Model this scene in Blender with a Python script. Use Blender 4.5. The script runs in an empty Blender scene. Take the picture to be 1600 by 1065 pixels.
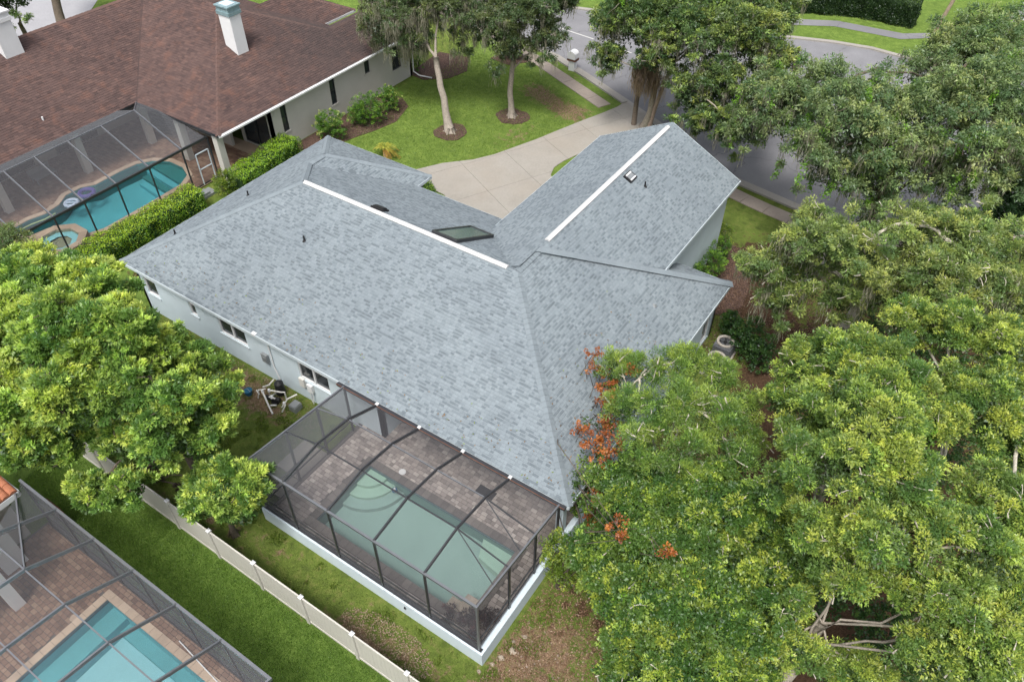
import bpy, math, random
import numpy as np
from mathutils import Matrix, Vector
from mathutils.geometry import tessellate_polygon

S = bpy.context.scene
COL = S.collection
rnd = random.Random(7)
R = math.radians

# ------------------------------------------------------------------ camera
cam = bpy.data.cameras.new('camera')
cam.lens = 27.405; cam.sensor_width = 36; cam.clip_start = .2; cam.clip_end = 2000
co = bpy.data.objects.new('camera', cam); COL.objects.link(co)
r_ = Vector((0.830803, 0.556564, 0.001518)); u_ = Vector((-0.386003, 0.574231, 0.721983)); f_ = Vector((-0.400959, 0.600412, -0.691909))
co.matrix_world = Matrix(((r_.x, u_.x, -f_.x, 6.9985), (r_.y, u_.y, -f_.y, -14.0424), (r_.z, u_.z, -f_.z, 25.9892), (0, 0, 0, 1)))
S.camera = co
CAMP = np.array([6.9985, -14.0424, 25.9892])

# ------------------------------------------------------------------ world and sun
SUN_EL, SUN_AZ = R(62), R(285)      # azimuth measured from +X anticlockwise, where the sun stands
w = bpy.data.worlds.new('World'); S.world = w; w.use_nodes = True
nt = w.node_tree; bg = nt.nodes['Background']
sky = nt.nodes.new('ShaderNodeTexSky'); sky.sky_type = 'NISHITA'; sky.sun_disc = False
sky.sun_elevation = SUN_EL; sky.sun_rotation = R(90) - SUN_AZ
sky.air_density = 1.0; sky.dust_density = 5.0; sky.ozone_density = 1.0
hs = nt.nodes.new('ShaderNodeHueSaturation'); hs.inputs['Saturation'].default_value = .38      # a hazy, overcast sky
nt.links.new(sky.outputs[0], hs.inputs['Color']); nt.links.new(hs.outputs[0], bg.inputs[0]); bg.inputs[1].default_value = 0.15
sl = bpy.data.lights.new('sun', 'SUN'); sl.energy = 2.0; sl.angle = R(17); sl.color = (1, .96, .9)
so = bpy.data.objects.new('sun', sl); COL.objects.link(so)
sd = Vector((math.cos(SUN_EL) * math.cos(SUN_AZ), math.cos(SUN_EL) * math.sin(SUN_AZ), math.sin(SUN_EL)))
so.rotation_euler = sd.to_track_quat('Z', 'Y').to_euler(); so.location = (0, 0, 60)
S.view_settings.view_transform = 'Standard'; S.view_settings.look = 'None'
S.view_settings.gamma = 1; S.view_settings.use_curve_mapping = False
S.view_settings.exposure = 0.72

# ------------------------------------------------------------------ object helpers
ORIG = {}
def tag(o, label=None, cat=None, group=None, kind=None):
    if label: o['label'] = label
    if cat: o['category'] = cat
    if group: o['group'] = group
    if kind: o['kind'] = kind
    return o

def thing(name, label, cat, loc=(0, 0, 0), group=None):
    o = bpy.data.objects.new(name, None); COL.objects.link(o)
    o.location = loc; o.empty_display_size = .2
    ORIG[o.name] = Vector(loc)
    return tag(o, label, cat, group)

def link(name, me, mat, parent=None, kind=None):
    o = bpy.data.objects.new(name, me); COL.objects.link(o)
    if mat is not None and len(me.materials) == 0: me.materials.append(mat)
    if parent is not None:
        o.parent = parent
    if kind: o['kind'] = kind
    ORIG[o.name] = Vector((0, 0, 0)) if parent is None else ORIG[parent.name]
    return o

def copy_thing(o, loc, label=None, group=None):
    c = o.copy(); COL.objects.link(c); c.location = loc
    if label: c['label'] = label
    if group: c['group'] = group
    for ch in list(o.children):
        d = ch.copy(); COL.objects.link(d); d.parent = c
        for g in list(ch.children):
            e = g.copy(); COL.objects.link(e); e.parent = d
    return c

class MB:
    """collects polygons; build() links them as one mesh object (world coordinates in)"""
    def __init__(s): s.v = []; s.f = []; s.t = []
    def add(s, vs, fs, tone=None):
        n = len(s.v); s.v += [tuple(v) for v in vs]; s.f += [tuple(i + n for i in f) for f in fs]
        s.t += [tone] * len(fs); return s
    def poly(s, pts, tone=None): return s.add(pts, [tuple(range(len(pts)))], tone)
    def box(s, x0, y0, z0, x1, y1, z1, tone=None):
        vs = [(x, y, z) for z in (z0, z1) for y in (y0, y1) for x in (x0, x1)]
        return s.add(vs, [(0, 2, 3, 1), (4, 5, 7, 6), (0, 1, 5, 4), (2, 6, 7, 3), (0, 4, 6, 2), (1, 3, 7, 5)], tone)
    def beam(s, a, b, wd, ht, tone=None, up=(0, 0, 1)):
        a = Vector(a); b = Vector(b); d = (b - a).normalized(); up = Vector(up)
        if abs(d.dot(up)) > .98: up = Vector((0, 1, 0))
        sx = d.cross(up).normalized() * wd / 2; sz = sx.cross(d).normalized() * ht / 2
        vs = [p + q for p in (a, b) for q in (-sx - sz, sx - sz, sx + sz, -sx + sz)]
        return s.add(vs, [(0, 1, 2, 3), (4, 7, 6, 5), (0, 4, 5, 1), (1, 5, 6, 2), (2, 6, 7, 3), (3, 7, 4, 0)], tone)
    def tube(s, pts, rad, n=6, tone=None, cap=True):
        pts = [Vector(p) for p in pts]; base = len(s.v); ref = Vector((.31, .22, .93)); vs = []
        if hasattr(rad, '__len__') is False: rad = [rad] * len(pts)
        for i, p in enumerate(pts):
            d = (pts[min(i + 1, len(pts) - 1)] - pts[max(i - 1, 0)]).normalized()
            a = d.cross(ref)
            if a.length < .1: a = d.cross(Vector((1, 0, 0)))
            a.normalize(); b = d.cross(a)
            for k in range(n):
                t = 2 * math.pi * k / n; vs.append(p + (a * math.cos(t) + b * math.sin(t)) * rad[i])
        fs = []
        for i in range(len(pts) - 1):
            for k in range(n):
                k2 = (k + 1) % n; fs.append((i * n + k, i * n + k2, (i + 1) * n + k2, (i + 1) * n + k))
        if cap: fs += [tuple(range(n)), tuple((len(pts) - 1) * n + k for k in reversed(range(n)))]
        return s.add(vs, fs, tone)
    def cyl(s, x, y, z0, z1, r, n=16, r1=None, tone=None):
        r1 = r if r1 is None else r1
        vs = [(x + rr * math.cos(2 * math.pi * k / n), y + rr * math.sin(2 * math.pi * k / n), z) for rr, z in ((r, z0), (r1, z1)) for k in range(n)]
        return s.add(vs, [(k, (k + 1) % n, n + (k + 1) % n, n + k) for k in range(n)] + [tuple(range(n - 1, -1, -1)), tuple(range(n, 2 * n))], tone)
    def prism(s, pts, z0, z1, tone=None):
        """extrude a plan outline (list of xy), any shape"""
        n = len(pts); tri = tessellate_polygon([[Vector((x, y, 0)) for x, y in pts]])
        s.add([(x, y, z1) for x, y in pts], tri, tone)
        s.add([(x, y, z0) for x, y in pts] + [(x, y, z1) for x, y in pts], [(k, (k + 1) % n, n + (k + 1) % n, n + k) for k in range(n)], tone)
        return s
    def sheet(s, outer, holes=(), z=0, tone=None):
        loops = [[Vector((x, y, 0)) for x, y in outer]] + [[Vector((x, y, 0)) for x, y in h] for h in holes]
        flat = [(p.x, p.y, z) for l in loops for p in l]; tri = []
        for a, b, c in tessellate_polygon(loops):
            A, B, C = flat[a], flat[b], flat[c]
            tri.append((a, b, c) if (B[0] - A[0]) * (C[1] - A[1]) - (B[1] - A[1]) * (C[0] - A[0]) > 0 else (a, c, b))
        return s.add(flat, tri, tone)
    def build(s, name, mat, parent=None, label=None, kind=None, smooth=False, fixn=True):
        me = bpy.data.meshes.new(name)
        o_ = ORIG[parent.name] if parent is not None else Vector((0, 0, 0))
        me.from_pydata([(x - o_.x, y - o_.y, z - o_.z) for x, y, z in s.v], [], s.f)
        if any(t is not None for t in s.t):
            at = me.attributes.new('tone', 'FLOAT', 'FACE'); at.data.foreach_set('value', [0.5 if t is None else t for t in s.t])
        if smooth: me.polygons.foreach_set('use_smooth', [True] * len(me.polygons))
        me.update()
        o = link(name, me, mat, parent, kind)
        if label: o['label'] = label
        return o

# ------------------------------------------------------------------ materials
def mat(name):
    m = bpy.data.materials.new(name); m.use_nodes = True
    n = m.node_tree; n.nodes.clear(); return m, n
def N(n, t, **kw):
    x = n.nodes.new(t)
    for k, v in kw.items():
        if k.startswith('i_'):
            key = k[2:]; x.inputs[int(key) if key.isdigit() else key.replace('_', ' ')].default_value = v
        else: setattr(x, k, v)
    return x
def ramp(n, fac, stops):
    r = n.nodes.new('ShaderNodeValToRGB'); e = r.color_ramp.elements
    while len(e) < len(stops): e.new(.5)
    for k, (p, c) in enumerate(stops): e[k].position = p; e[k].color = (c[0], c[1], c[2], 1)
    n.links.new(fac, r.inputs[0]); return r.outputs[0]
def mixc(n, fac, a, b, mode='MIX'):
    m = n.nodes.new('ShaderNodeMix'); m.data_type = 'RGBA'; m.blend_type = mode
    for sck, v in ((m.inputs[0], fac), (m.inputs[6], a), (m.inputs[7], b)):
        if hasattr(v, 'links'): n.links.new(v, sck)
        else: sck.default_value = v if not isinstance(v, tuple) else (*v[:3], 1)
    return m.outputs[2]
def noise(n, scale, detail=3, rough=.55, dist=0, vec=None, dim='3D'):
    t = N(n, 'ShaderNodeTexNoise', i_Scale=scale, i_Detail=detail, i_Roughness=rough, i_Distortion=dist)
    if vec is None:
        g = N(n, 'ShaderNodeNewGeometry'); vec = g.outputs['Position']
    n.links.new(vec, t.inputs['Vector']); return t.outputs['Fac']
def finish(n, col, rough=.8, bump=None, bs=.02, metal=0, spec=.3, trans=None):
    b = N(n, 'ShaderNodeBsdfPrincipled', i_Roughness=rough, i_Metallic=metal)
    b.inputs['Specular IOR Level'].default_value = spec
    if hasattr(col, 'links'): n.links.new(col, b.inputs['Base Color'])
    else: b.inputs['Base Color'].default_value = (*col[:3], 1)
    if bump is not None:
        bm = N(n, 'ShaderNodeBump', i_Strength=1.0, i_Distance=bs); n.links.new(bump, bm.inputs['Height']); n.links.new(bm.outputs[0], b.inputs['Normal'])
    o = N(n, 'ShaderNodeOutputMaterial'); n.links.new(b.outputs[0], o.inputs[0]); return b

def simple(name, col, rough=.7, var=.12, scale=3, fine=60, bs=.004, metal=0, spec=.3):
    m, n = mat(name); col = tuple(x * .78 for x in col)
    a = noise(n, scale, 4); b = noise(n, fine, 2)
    lo = tuple(c * (1 - var) for c in col); hi = tuple(min(1, c * (1 + var)) for c in col)
    c1 = ramp(n, a, [(.3, lo), (.7, hi)])
    c2 = mixc(n, .25, c1, ramp(n, b, [(.3, lo), (.7, hi)]))
    finish(n, c2, rough, b, bs, metal, spec); return m

M = {}
HARD = .78
def sc(c, k=None): return tuple(x * (k or HARD) for x in c)
def roofing(name, lo, mid, hi, spot=None, stain=None, big=.5):
    m, n = mat(name)
    lo, mid, hi = sc(lo), sc(mid), sc(hi)
    t = N(n, 'ShaderNodeAttribute', attribute_name='tone').outputs['Fac']
    c = ramp(n, t, [(0, lo), (.5, mid), (1, hi)])
    g = noise(n, 90, 2, .7); c = mixc(n, .35, c, ramp(n, g, [(.25, tuple(x * .6 for x in lo)), (.75, tuple(min(1, x * 1.35) for x in hi))]))
    b = noise(n, .35, 4); c = mixc(n, big, c, ramp(n, b, [(.3, (.78, .79, .81)), (.7, (1.12, 1.12, 1.10))]), 'MULTIPLY')
    s = noise(n, 2.2, 4, .6); c = mixc(n, .5, c, ramp(n, s, [(.3, (.86, .86, .86)), (.65, (1.06, 1.06, 1.06))]), 'MULTIPLY')
    if spot: c = mixc(n, ramp(n, noise(n, 1.1, 5, .65), [(.52, (0, 0, 0)), (.72, (.45, .45, .45))]), c, spot)
    if stain:
        g_ = N(n, 'ShaderNodeNewGeometry'); mp = N(n, 'ShaderNodeVectorMath', operation='SUBTRACT'); n.links.new(g_.outputs['Position'], mp.inputs[0]); mp.inputs[1].default_value = stain[1]
        ln = N(n, 'ShaderNodeVectorMath', operation='LENGTH'); n.links.new(mp.outputs[0], ln.inputs[0])
        mr = N(n, 'ShaderNodeMapRange'); n.links.new(ln.outputs['Value'], mr.inputs[0]); mr.inputs[1].default_value = stain[2]; mr.inputs[2].default_value = stain[2] * .35
        ml = N(n, 'ShaderNodeMath', operation='MULTIPLY'); n.links.new(mr.outputs[0], ml.inputs[0]); n.links.new(noise(n, .9, 5, .7), ml.inputs[1])
        c = mixc(n, ml.outputs[0], c, stain[0])
    finish(n, c, .92, g, .004, spec=.2); return m
M['shingle'] = roofing('grey_shingle', (.115, .138, .157), (.195, .230, .256), (.262, .306, .336))
M['brown'] = roofing('brown_shingle', (.052, .038, .038), (.10, .066, .062), (.155, .098, .085), spot=(.155, .075, .052), stain=((.042, .036, .036), (-31.5, 23.5, 4), 7.5))
M['wall'] = simple('pale_blue_stucco', (.62, .72, .78), .85, .05, 1.2, 70, .006)
M['cream'] = simple('cream_stucco', (.55, .53, .49), .85, .06, 1.0, 60, .006)
M['white'] = simple('white_paint', (.78, .79, .80), .5, .04, 2, 40, .001)
M['trim'] = simple('pale_grey_trim', (.60, .68, .73), .6, .05, 2, 40, .001)
M['fence'] = simple('beige_vinyl', (.56, .54, .49), .45, .05, .8, 8, .0008)
M['bronze'] = simple('dark_bronze_aluminium', (.075, .078, .085), .38, .15, 3, 50, .0005, .6, .5)
M['greybar'] = simple('grey_aluminium', (.22, .23, .25), .4, .12, 3, 50, .0005, .5, .5)
M['black'] = simple('black_plastic', (.02, .02, .022), .5, .2, 3, 50, .001)
M['darkroom'] = simple('dark_interior', (.05, .055, .06), .9)
M['redtile'] = simple('terracotta_tile', (.36, .14, .075), .8, .3, 6, 30, .006)
M['pvc'] = simple('white_pvc', (.75, .74, .70), .35, .05)
M['bluep'] = simple('blue_plastic', (.02, .12, .22), .35, .2)
M['steel'] = simple('grey_painted_steel', (.30, .32, .33), .45, .1, metal=.3)
M['metal'] = simple('bare_metal', (.55, .56, .57), .3, .1, metal=.9)
M['wood'] = simple('weathered_wood', (.30, .24, .17), .85, .25, 5, 40, .01)
M['rail'] = simple('copper_red', (.18, .08, .05), .6, .3)
M['brick'] = simple('brown_brick', (.14, .07, .05), .9, .3, 6, 30, .01)
M['rock'] = simple('pale_rock', (.34, .29, .23), .9, .3, 5, 30, .02)
M['patina'] = simple('blue_grey_metal_cap', (.28, .40, .43), .5, .2, 5, 30, .002, .3)
M['orangetin'] = simple('beige_pad', (.38, .35, .31), .9, .12)

def glassmat():
    m, n = mat('dark_window_glass')
    finish(n, (.025, .03, .035), .08, noise(n, .8, 2), .01, spec=.6); return m
M['glass'] = glassmat()
def skyglass():
    m, n = mat('green_grey_skylight_glass')
    finish(n, ramp(n, noise(n, .7, 2), [(.3, (.07, .105, .10)), (.7, (.10, .145, .135))]), .12, spec=.6); return m
M['skylight'] = skyglass()
def screenmat(name, col, base, graz):
    m, n = mat(name)
    lw = N(n, 'ShaderNodeLayerWeight', i_Blend=.35)
    mr = N(n, 'ShaderNodeMapRange'); n.links.new(lw.outputs['Facing'], mr.inputs[0]); mr.inputs[3].default_value = base; mr.inputs[4].default_value = graz
    a = N(n, 'ShaderNodeBsdfTransparent'); d = N(n, 'ShaderNodeBsdfDiffuse', i_Color=(*col, 1))
    mx = N(n, 'ShaderNodeMixShader'); n.links.new(mr.outputs[0], mx.inputs[0]); n.links.new(a.outputs[0], mx.inputs[1]); n.links.new(d.outputs[0], mx.inputs[2])
    o = N(n, 'ShaderNodeOutputMaterial'); n.links.new(mx.outputs[0], o.inputs[0]); return m
M['screen'] = screenmat('charcoal_insect_screen', (.115, .12, .13), .30, .75)
M['screen_soft'] = screenmat('fine_insect_screen', (.12, .12, .13), .27, .50)

def stone_tone(name, lo, mid, hi, g=50, rough=.85):
    m, n = mat(name)
    lo, mid, hi = sc(lo), sc(mid), sc(hi)
    t = N(n, 'ShaderNodeAttribute', attribute_name='tone').outputs['Fac']
    c = ramp(n, t, [(0, lo), (.5, mid), (1, hi)])
    a = noise(n, g, 3, .7); c = mixc(n, .3, c, ramp(n, a, [(.25, lo), (.75, hi)]))
    b = noise(n, 1.3, 4, .6); c = mixc(n, .8, c, ramp(n, b, [(.3, (.78, .78, .78)), (.7, (1.15, 1.13, 1.1))]), 'MULTIPLY')
    finish(n, c, rough, a, .003); return m
M['paver'] = stone_tone('grey_rose_paver', (.16, .135, .125), (.33, .285, .265), (.58, .53, .49))
M['paver_red'] = stone_tone('red_brown_paver', (.13, .075, .055), (.24, .145, .105), (.36, .25, .18))
M['coping_dark'] = stone_tone('dark_coping_stone', (.10, .09, .085), (.15, .135, .125), (.21, .19, .175))
M['coping_tan'] = stone_tone('tan_coping_stone', (.42, .32, .24), (.52, .41, .31), (.62, .5, .39))
def concrete(name, lo, hi, warm=None, crack=0):
    m, n = mat(name); lo, hi = sc(lo), sc(hi); warm = sc(warm) if warm else None
    c = ramp(n, noise(n, .6, 5, .6), [(.3, lo), (.7, hi)])
    c = mixc(n, .35, c, ramp(n, noise(n, 8, 5, .7), [(.3, tuple(x * .75 for x in lo)), (.7, tuple(x * 1.15 for x in hi))]))
    f = noise(n, 120, 2); c = mixc(n, .3, c, ramp(n, f, [(.3, lo), (.7, hi)]))
    if warm: c = mixc(n, ramp(n, noise(n, .25, 3), [(.45, (0, 0, 0)), (.7, (.6, .6, .6))]), c, warm)
    if crack:
        v = N(n, 'ShaderNodeTexVoronoi', i_Scale=crack, feature='DISTANCE_TO_EDGE'); g_ = N(n, 'ShaderNodeNewGeometry'); ad = N(n, 'ShaderNodeVectorMath', operation='ADD'); nz = N(n, 'ShaderNodeTexNoise', i_Scale=1.3, i_Detail=4.0)
        n.links.new(g_.outputs['Position'], nz.inputs['Vector']); n.links.new(g_.outputs['Position'], ad.inputs[0]); n.links.new(nz.outputs['Color'], ad.inputs[1]); n.links.new(ad.outputs[0], v.inputs['Vector'])
        c = mixc(n, ramp(n, v.outputs['Distance'], [(.0, (.55, .55, .55)), (.012, (0, 0, 0))]), c, tuple(x * .45 for x in lo))
        c = mixc(n, ramp(n, noise(n, .12, 3), [(.48, (0, 0, 0)), (.56, (.35, .35, .35))]), c, tuple(x * .78 for x in lo))
    finish(n, c, .9, f, .002); return m
M['drive'] = concrete('tan_driveway_concrete', (.28, .26, .23), (.37, .35, .315), (.33, .29, .24))
M['walk'] = concrete('pink_sidewalk_concrete', (.30, .25, .21), (.39, .335, .29))
M['kerb'] = concrete('grey_kerb_concrete', (.30, .28, .25), (.38, .36, .33))
M['asphalt'] = concrete('worn_asphalt', (.19, .19, .203), (.265, .265, .28), crack=.22)
M['asphalt2'] = concrete('grey_drive_concrete', (.30, .30, .32), (.40, .40, .42))
M['paint'] = simple('worn_road_paint', (.55, .55, .53), .8, .2, 4, 40)

def mulchmat(name, a, b, c_):
    m, n = mat(name)
    v = N(n, 'ShaderNodeTexVoronoi', i_Scale=26.0); g = N(n, 'ShaderNodeNewGeometry'); n.links.new(g.outputs['Position'], v.inputs['Vector'])
    sp = N(n, 'ShaderNodeSeparateColor'); n.links.new(v.outputs['Color'], sp.inputs[0])
    c = ramp(n, sp.outputs[0], [(0, a), (.6, b), (1, c_)])
    c = mixc(n, .6, c, ramp(n, noise(n, 2, 4), [(.3, (.7, .7, .7)), (.7, (1.2, 1.2, 1.2))]), 'MULTIPLY')
    finish(n, c, .95, v.outputs['Distance'], .03); return m
M['mulch'] = mulchmat('red_brown_mulch', (.035, .021, .017), (.08, .047, .036), (.16, .10, .075))
M['litter'] = mulchmat('fallen_leaf_litter', (.07, .045, .03), (.15, .09, .06), (.30, .21, .15))

def groundmat():
    m, n = mat('patchy_lawn')
    at = N(n, 'ShaderNodeAttribute', attribute_name='cover'); sp = N(n, 'ShaderNodeSeparateColor'); n.links.new(at.outputs['Color'], sp.inputs[0])
    fine = noise(n, 22, 4, .75); mid = noise(n, 2.3, 5, .7, .4); big = noise(n, .35, 4)
    lush = ramp(n, mid, [(.25, (.08, .13, .028)), (.5, (.115, .18, .038)), (.75, (.165, .235, .054))])
    weed = ramp(n, mid, [(.22, (.035, .042, .018)), (.36, (.075, .09, .026)), (.5, (.105, .14, .03)), (.62, (.15, .15, .05)), (.75, (.17, .125, .075))])
    deep = ramp(n, mid, [(.25, (.052, .093, .02)), (.5, (.076, .130, .026)), (.75, (.115, .178, .04))])
    c = mixc(n, ramp(n, sp.outputs[1], [(0, (0, 0, 0)), (.7, (1, 1, 1))]), weed, lush); c = mixc(n, ramp(n, sp.outputs[1], [(.8, (0, 0, 0)), (1, (1, 1, 1))]), c, deep)
    dirt = ramp(n, noise(n, 6, 5, .75), [(.25, (.10, .068, .045)), (.5, (.18, .125, .085)), (.75, (.30, .225, .165))])
    ad = N(n, 'ShaderNodeMath', operation='MULTIPLY_ADD'); n.links.new(mid, ad.inputs[0]); ad.inputs[1].default_value = 1.6; ad.inputs[2].default_value = -.8
    sm = N(n, 'ShaderNodeMath', operation='ADD'); n.links.new(ad.outputs[0], sm.inputs[0]); n.links.new(sp.outputs[0], sm.inputs[1])
    c = mixc(n, ramp(n, sm.outputs[0], [(.38, (0, 0, 0)), (.62, (1, 1, 1))]), c, dirt)
    dk = ramp(n, noise(n, 9, 4, .8), [(.3, (.035, .022, .014)), (.7, (.10, .06, .04))])
    sm2 = N(n, 'ShaderNodeMath', operation='ADD'); n.links.new(ad.outputs[0], sm2.inputs[0]); n.links.new(sp.outputs[2], sm2.inputs[1])
    c = mixc(n, ramp(n, sm2.outputs[0], [(.4, (0, 0, 0)), (.6, (1, 1, 1))]), c, dk)
    c = mixc(n, .85, c, ramp(n, fine, [(.25, (.5, .5, .45)), (.75, (1.4, 1.4, 1.35))]), 'MULTIPLY')
    c = mixc(n, .7, c, ramp(n, noise(n, .8, 5, .65), [(.3, (.72, .74, .7)), (.7, (1.22, 1.18, 1.12))]), 'MULTIPLY')
    finish(n, c, .95, fine, .05, spec=.1); return m
M['lawn'] = groundmat()

def leafmat(name):
    m, n = mat(name)
    at = N(n, 'ShaderNodeAttribute', attribute_name='leaf'); c = at.outputs['Color']
    d = N(n, 'ShaderNodeBsdfDiffuse'); n.links.new(c, d.inputs[0])
    t = N(n, 'ShaderNodeBsdfTranslucent'); tc = mixc(n, 1.0, c, (1.25, 1.3, .75), 'MULTIPLY'); n.links.new(tc, t.inputs[0])
    g = N(n, 'ShaderNodeBsdfGlossy', i_Roughness=.42); g.inputs[0].default_value = (.8, .85, .9, 1)
    a = N(n, 'ShaderNodeMixShader', i_0=.45); n.links.new(d.outputs[0], a.inputs[1]); n.links.new(t.outputs[0], a.inputs[2])
    b = N(n, 'ShaderNodeMixShader', i_0=.03); n.links.new(a.outputs[0], b.inputs[1]); n.links.new(g.outputs[0], b.inputs[2])
    o = N(n, 'ShaderNodeOutputMaterial'); n.links.new(b.outputs[0], o.inputs[0]); return m
M['leaf'] = leafmat('green_leaf')
def barkmat(name, a, b):
    m, n = mat(name)
    s = noise(n, 5, 5, .7, 1.0); c = ramp(n, s, [(.3, a), (.7, b)])
    c = mixc(n, .4, c, ramp(n, noise(n, 30, 3), [(.3, tuple(x * .6 for x in a)), (.7, b)]))
    finish(n, c, .95, s, .04); return m
M['bark'] = barkmat('grey_oak_bark', (.16, .135, .11), (.36, .32, .27))
M['bark_pale'] = barkmat('pale_bark', (.32, .29, .24), (.52, .48, .41))
M['bark_dark'] = barkmat('dark_bark', (.07, .055, .045), (.16, .13, .10))
M['bark_brown'] = barkmat('brown_bark', (.20, .145, .115), (.36, .28, .23))
def water(name, tint, rough=.04):
    m, n = mat(name)
    a = N(n, 'ShaderNodeBsdfTransparent', i_Color=(*tint, 1)); g = N(n, 'ShaderNodeBsdfGlossy', i_Roughness=rough)
    fr = N(n, 'ShaderNodeFresnel', i_IOR=1.33); bm = N(n, 'ShaderNodeBump', i_Strength=.25, i_Distance=.02); n.links.new(noise(n, 5, 2), bm.inputs['Height'])
    n.links.new(bm.outputs[0], fr.inputs['Normal']); n.links.new(bm.outputs[0], g.inputs['Normal'])
    mx = N(n, 'ShaderNodeMixShader'); n.links.new(fr.outputs[0], mx.inputs[0]); n.links.new(a.outputs[0], mx.inputs[1]); n.links.new(g.outputs[0], mx.inputs[2])
    o = N(n, 'ShaderNodeOutputMaterial'); n.links.new(mx.outputs[0], o.inputs[0]); return m
M['water'] = water('pool_water', (.78, .93, .90))
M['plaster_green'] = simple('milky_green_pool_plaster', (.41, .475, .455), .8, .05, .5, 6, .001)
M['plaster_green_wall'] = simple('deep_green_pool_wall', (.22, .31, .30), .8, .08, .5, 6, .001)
M['plaster_step'] = simple('pale_pool_step_plaster', (.52, .60, .52), .8, .05, 1, 6, .001)
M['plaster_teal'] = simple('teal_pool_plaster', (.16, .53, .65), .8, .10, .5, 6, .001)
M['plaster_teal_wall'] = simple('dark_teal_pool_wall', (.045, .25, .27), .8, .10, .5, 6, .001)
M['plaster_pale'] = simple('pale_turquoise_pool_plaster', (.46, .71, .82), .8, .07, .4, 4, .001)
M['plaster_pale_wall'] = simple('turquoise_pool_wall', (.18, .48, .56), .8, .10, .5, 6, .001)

# ================================================================== ground and paving
POOL = (-8.62, -4.22, -1.45, -1.08)           # u0, v0, u1, v1 of the three pool pits
PIT1 = (-37.2, .1, -31.3, 10.1)
PIT2 = (-12.6, -18.0, -5.0, -10.65)
def ground():
    xs = sorted(set([-400, -250, -160, -110] + [round(-85 + .7 * i, 3) for i in range(172)] + [60, 90, 160, 250, 400] + [p for r in (POOL, PIT1, PIT2) for p in (r[0], r[2])]))
    ys = sorted(set([-400, -250, -120, -60, -40, -30] + [round(-22 + .7 * i, 3) for i in range(146)] + [100, 130, 180, 280, 400] + [p for r in (POOL, PIT1, PIT2) for p in (r[1], r[3])]))
    X, Y = np.meshgrid(xs, ys); n0, n1 = len(xs), len(ys)
    rg = np.random.default_rng(3)
    Z = np.zeros_like(X)
    far = (X > -29) & (X < 30) & (Y > 52); Z[far] -= 0.0
    V = np.stack([X.ravel(), Y.ravel(), Z.ravel()], 1)
    F = []
    for j in range(n1 - 1):
        for i in range(n0 - 1):
            cx, cy = (xs[i] + xs[i + 1]) / 2, (ys[j] + ys[j + 1]) / 2
            if any(r[0] < cx < r[2] and r[1] < cy < r[3] for r in (POOL, PIT1, PIT2)): continue
            a = j * n0 + i; F.append((a, a + 1, a + n0 + 1, a + n0))
    me = bpy.data.meshes.new('ground'); me.from_pydata(V.tolist(), [], F)
    # cover: red = bare dirt, green = lush mown turf (else weedy), blue = dark leaf mould
    x, y = V[:, 0], V[:, 1]
    g = lambda cx, cy, rx, ry, a=0: np.exp(-(((x - cx) * math.cos(a) + (y - cy) * math.sin(a)) / rx) ** 2 - ((-(x - cx) * math.sin(a) + (y - cy) * math.cos(a)) / ry) ** 2)
    lush = np.zeros(len(x)) + .25
    lush = np.where(y < -7.1, 1.0, lush)                              # the plot behind the fence
    lush = np.where((y > 12) & (x < -11) & (x > -30), .62, lush)      # front lawn
    lush = np.where((x < -41) | (y > 45), .78, lush)
    lush = np.where((x > -29.5) & (x < -24.6) & (y > 0) & (y < 12), .7, lush)
    dirt = .10 + .55 * g(-3.3, -6.4, 1.7, .55) + .5 * g(-5.0, -6.4, .8, .4) + .5 * g(-17.2, -.6, 2.8, .8) + .45 * g(-14.9, -1.0, 1.6, .9) + .35 * g(-9.5, -5.9, 2.5, .5) \
        + .35 * g(-13, -6.6, 3, .5) + .55 * g(.7, -4.3, .9, 1.2) + .45 * g(1.8, -3.1, 1.4, 1.6) + .2 * g(3, -4.5, 1.5, 1) + .25 * g(-.5, -5.9, 1.2, .6) + .4 * g(-7.0, -7.5, 1.2, .35) \
        + .65 * g(-20.9, 31.0, 1.7, 1.0, -.5) + .7 * g(-18.0, 29.9, 2.6, .9, -.5) + .3 * g(-18.6, 25.5, .8, 2.2) + .4 * g(-16.8, 30.5, .9, .7) + .35 * g(-20.5, 34.7, 2.5, .45, -.45) + .3 * g(-16.6, 33.0, 1, .4, -.5) + .2 * g(-19.6, 24, 1.5, 1.5)
    dirt = np.where(y < -7.4, dirt * .6 - .08, dirt)
    mould = .02 + .75 * g(-.3, 20.5, 2.2, 3.2, .3) + .55 * g(.7, 17.6, 1.3, 2.0) + .5 * g(2.6, 13.3, .9, 2.2) + .6 * g(3.4, 9.5, 1.1, 4) \
        + .95 * g(8, 6, 5.0, 12) + .5 * g(8, 18, 5, 5) + .4 * g(1.5, -1.6, 1.6, 1.2) + .35 * g(-18.0, -5, 4, 1.6) + .7 * g(-27.2, 4, .8, 6) + .2 * g(3.5, 16.5, 1.5, 1.5)
    c = np.stack([np.clip(dirt, 0, 1), lush, np.clip(mould, 0, 1), np.ones(len(x))], 1).astype('f')
    at = me.attributes.new('cover', 'FLOAT_COLOR', 'POINT'); at.data.foreach_set('color', c.ravel())
    link('ground', me, M['lawn'], kind='structure')
ground()

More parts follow.
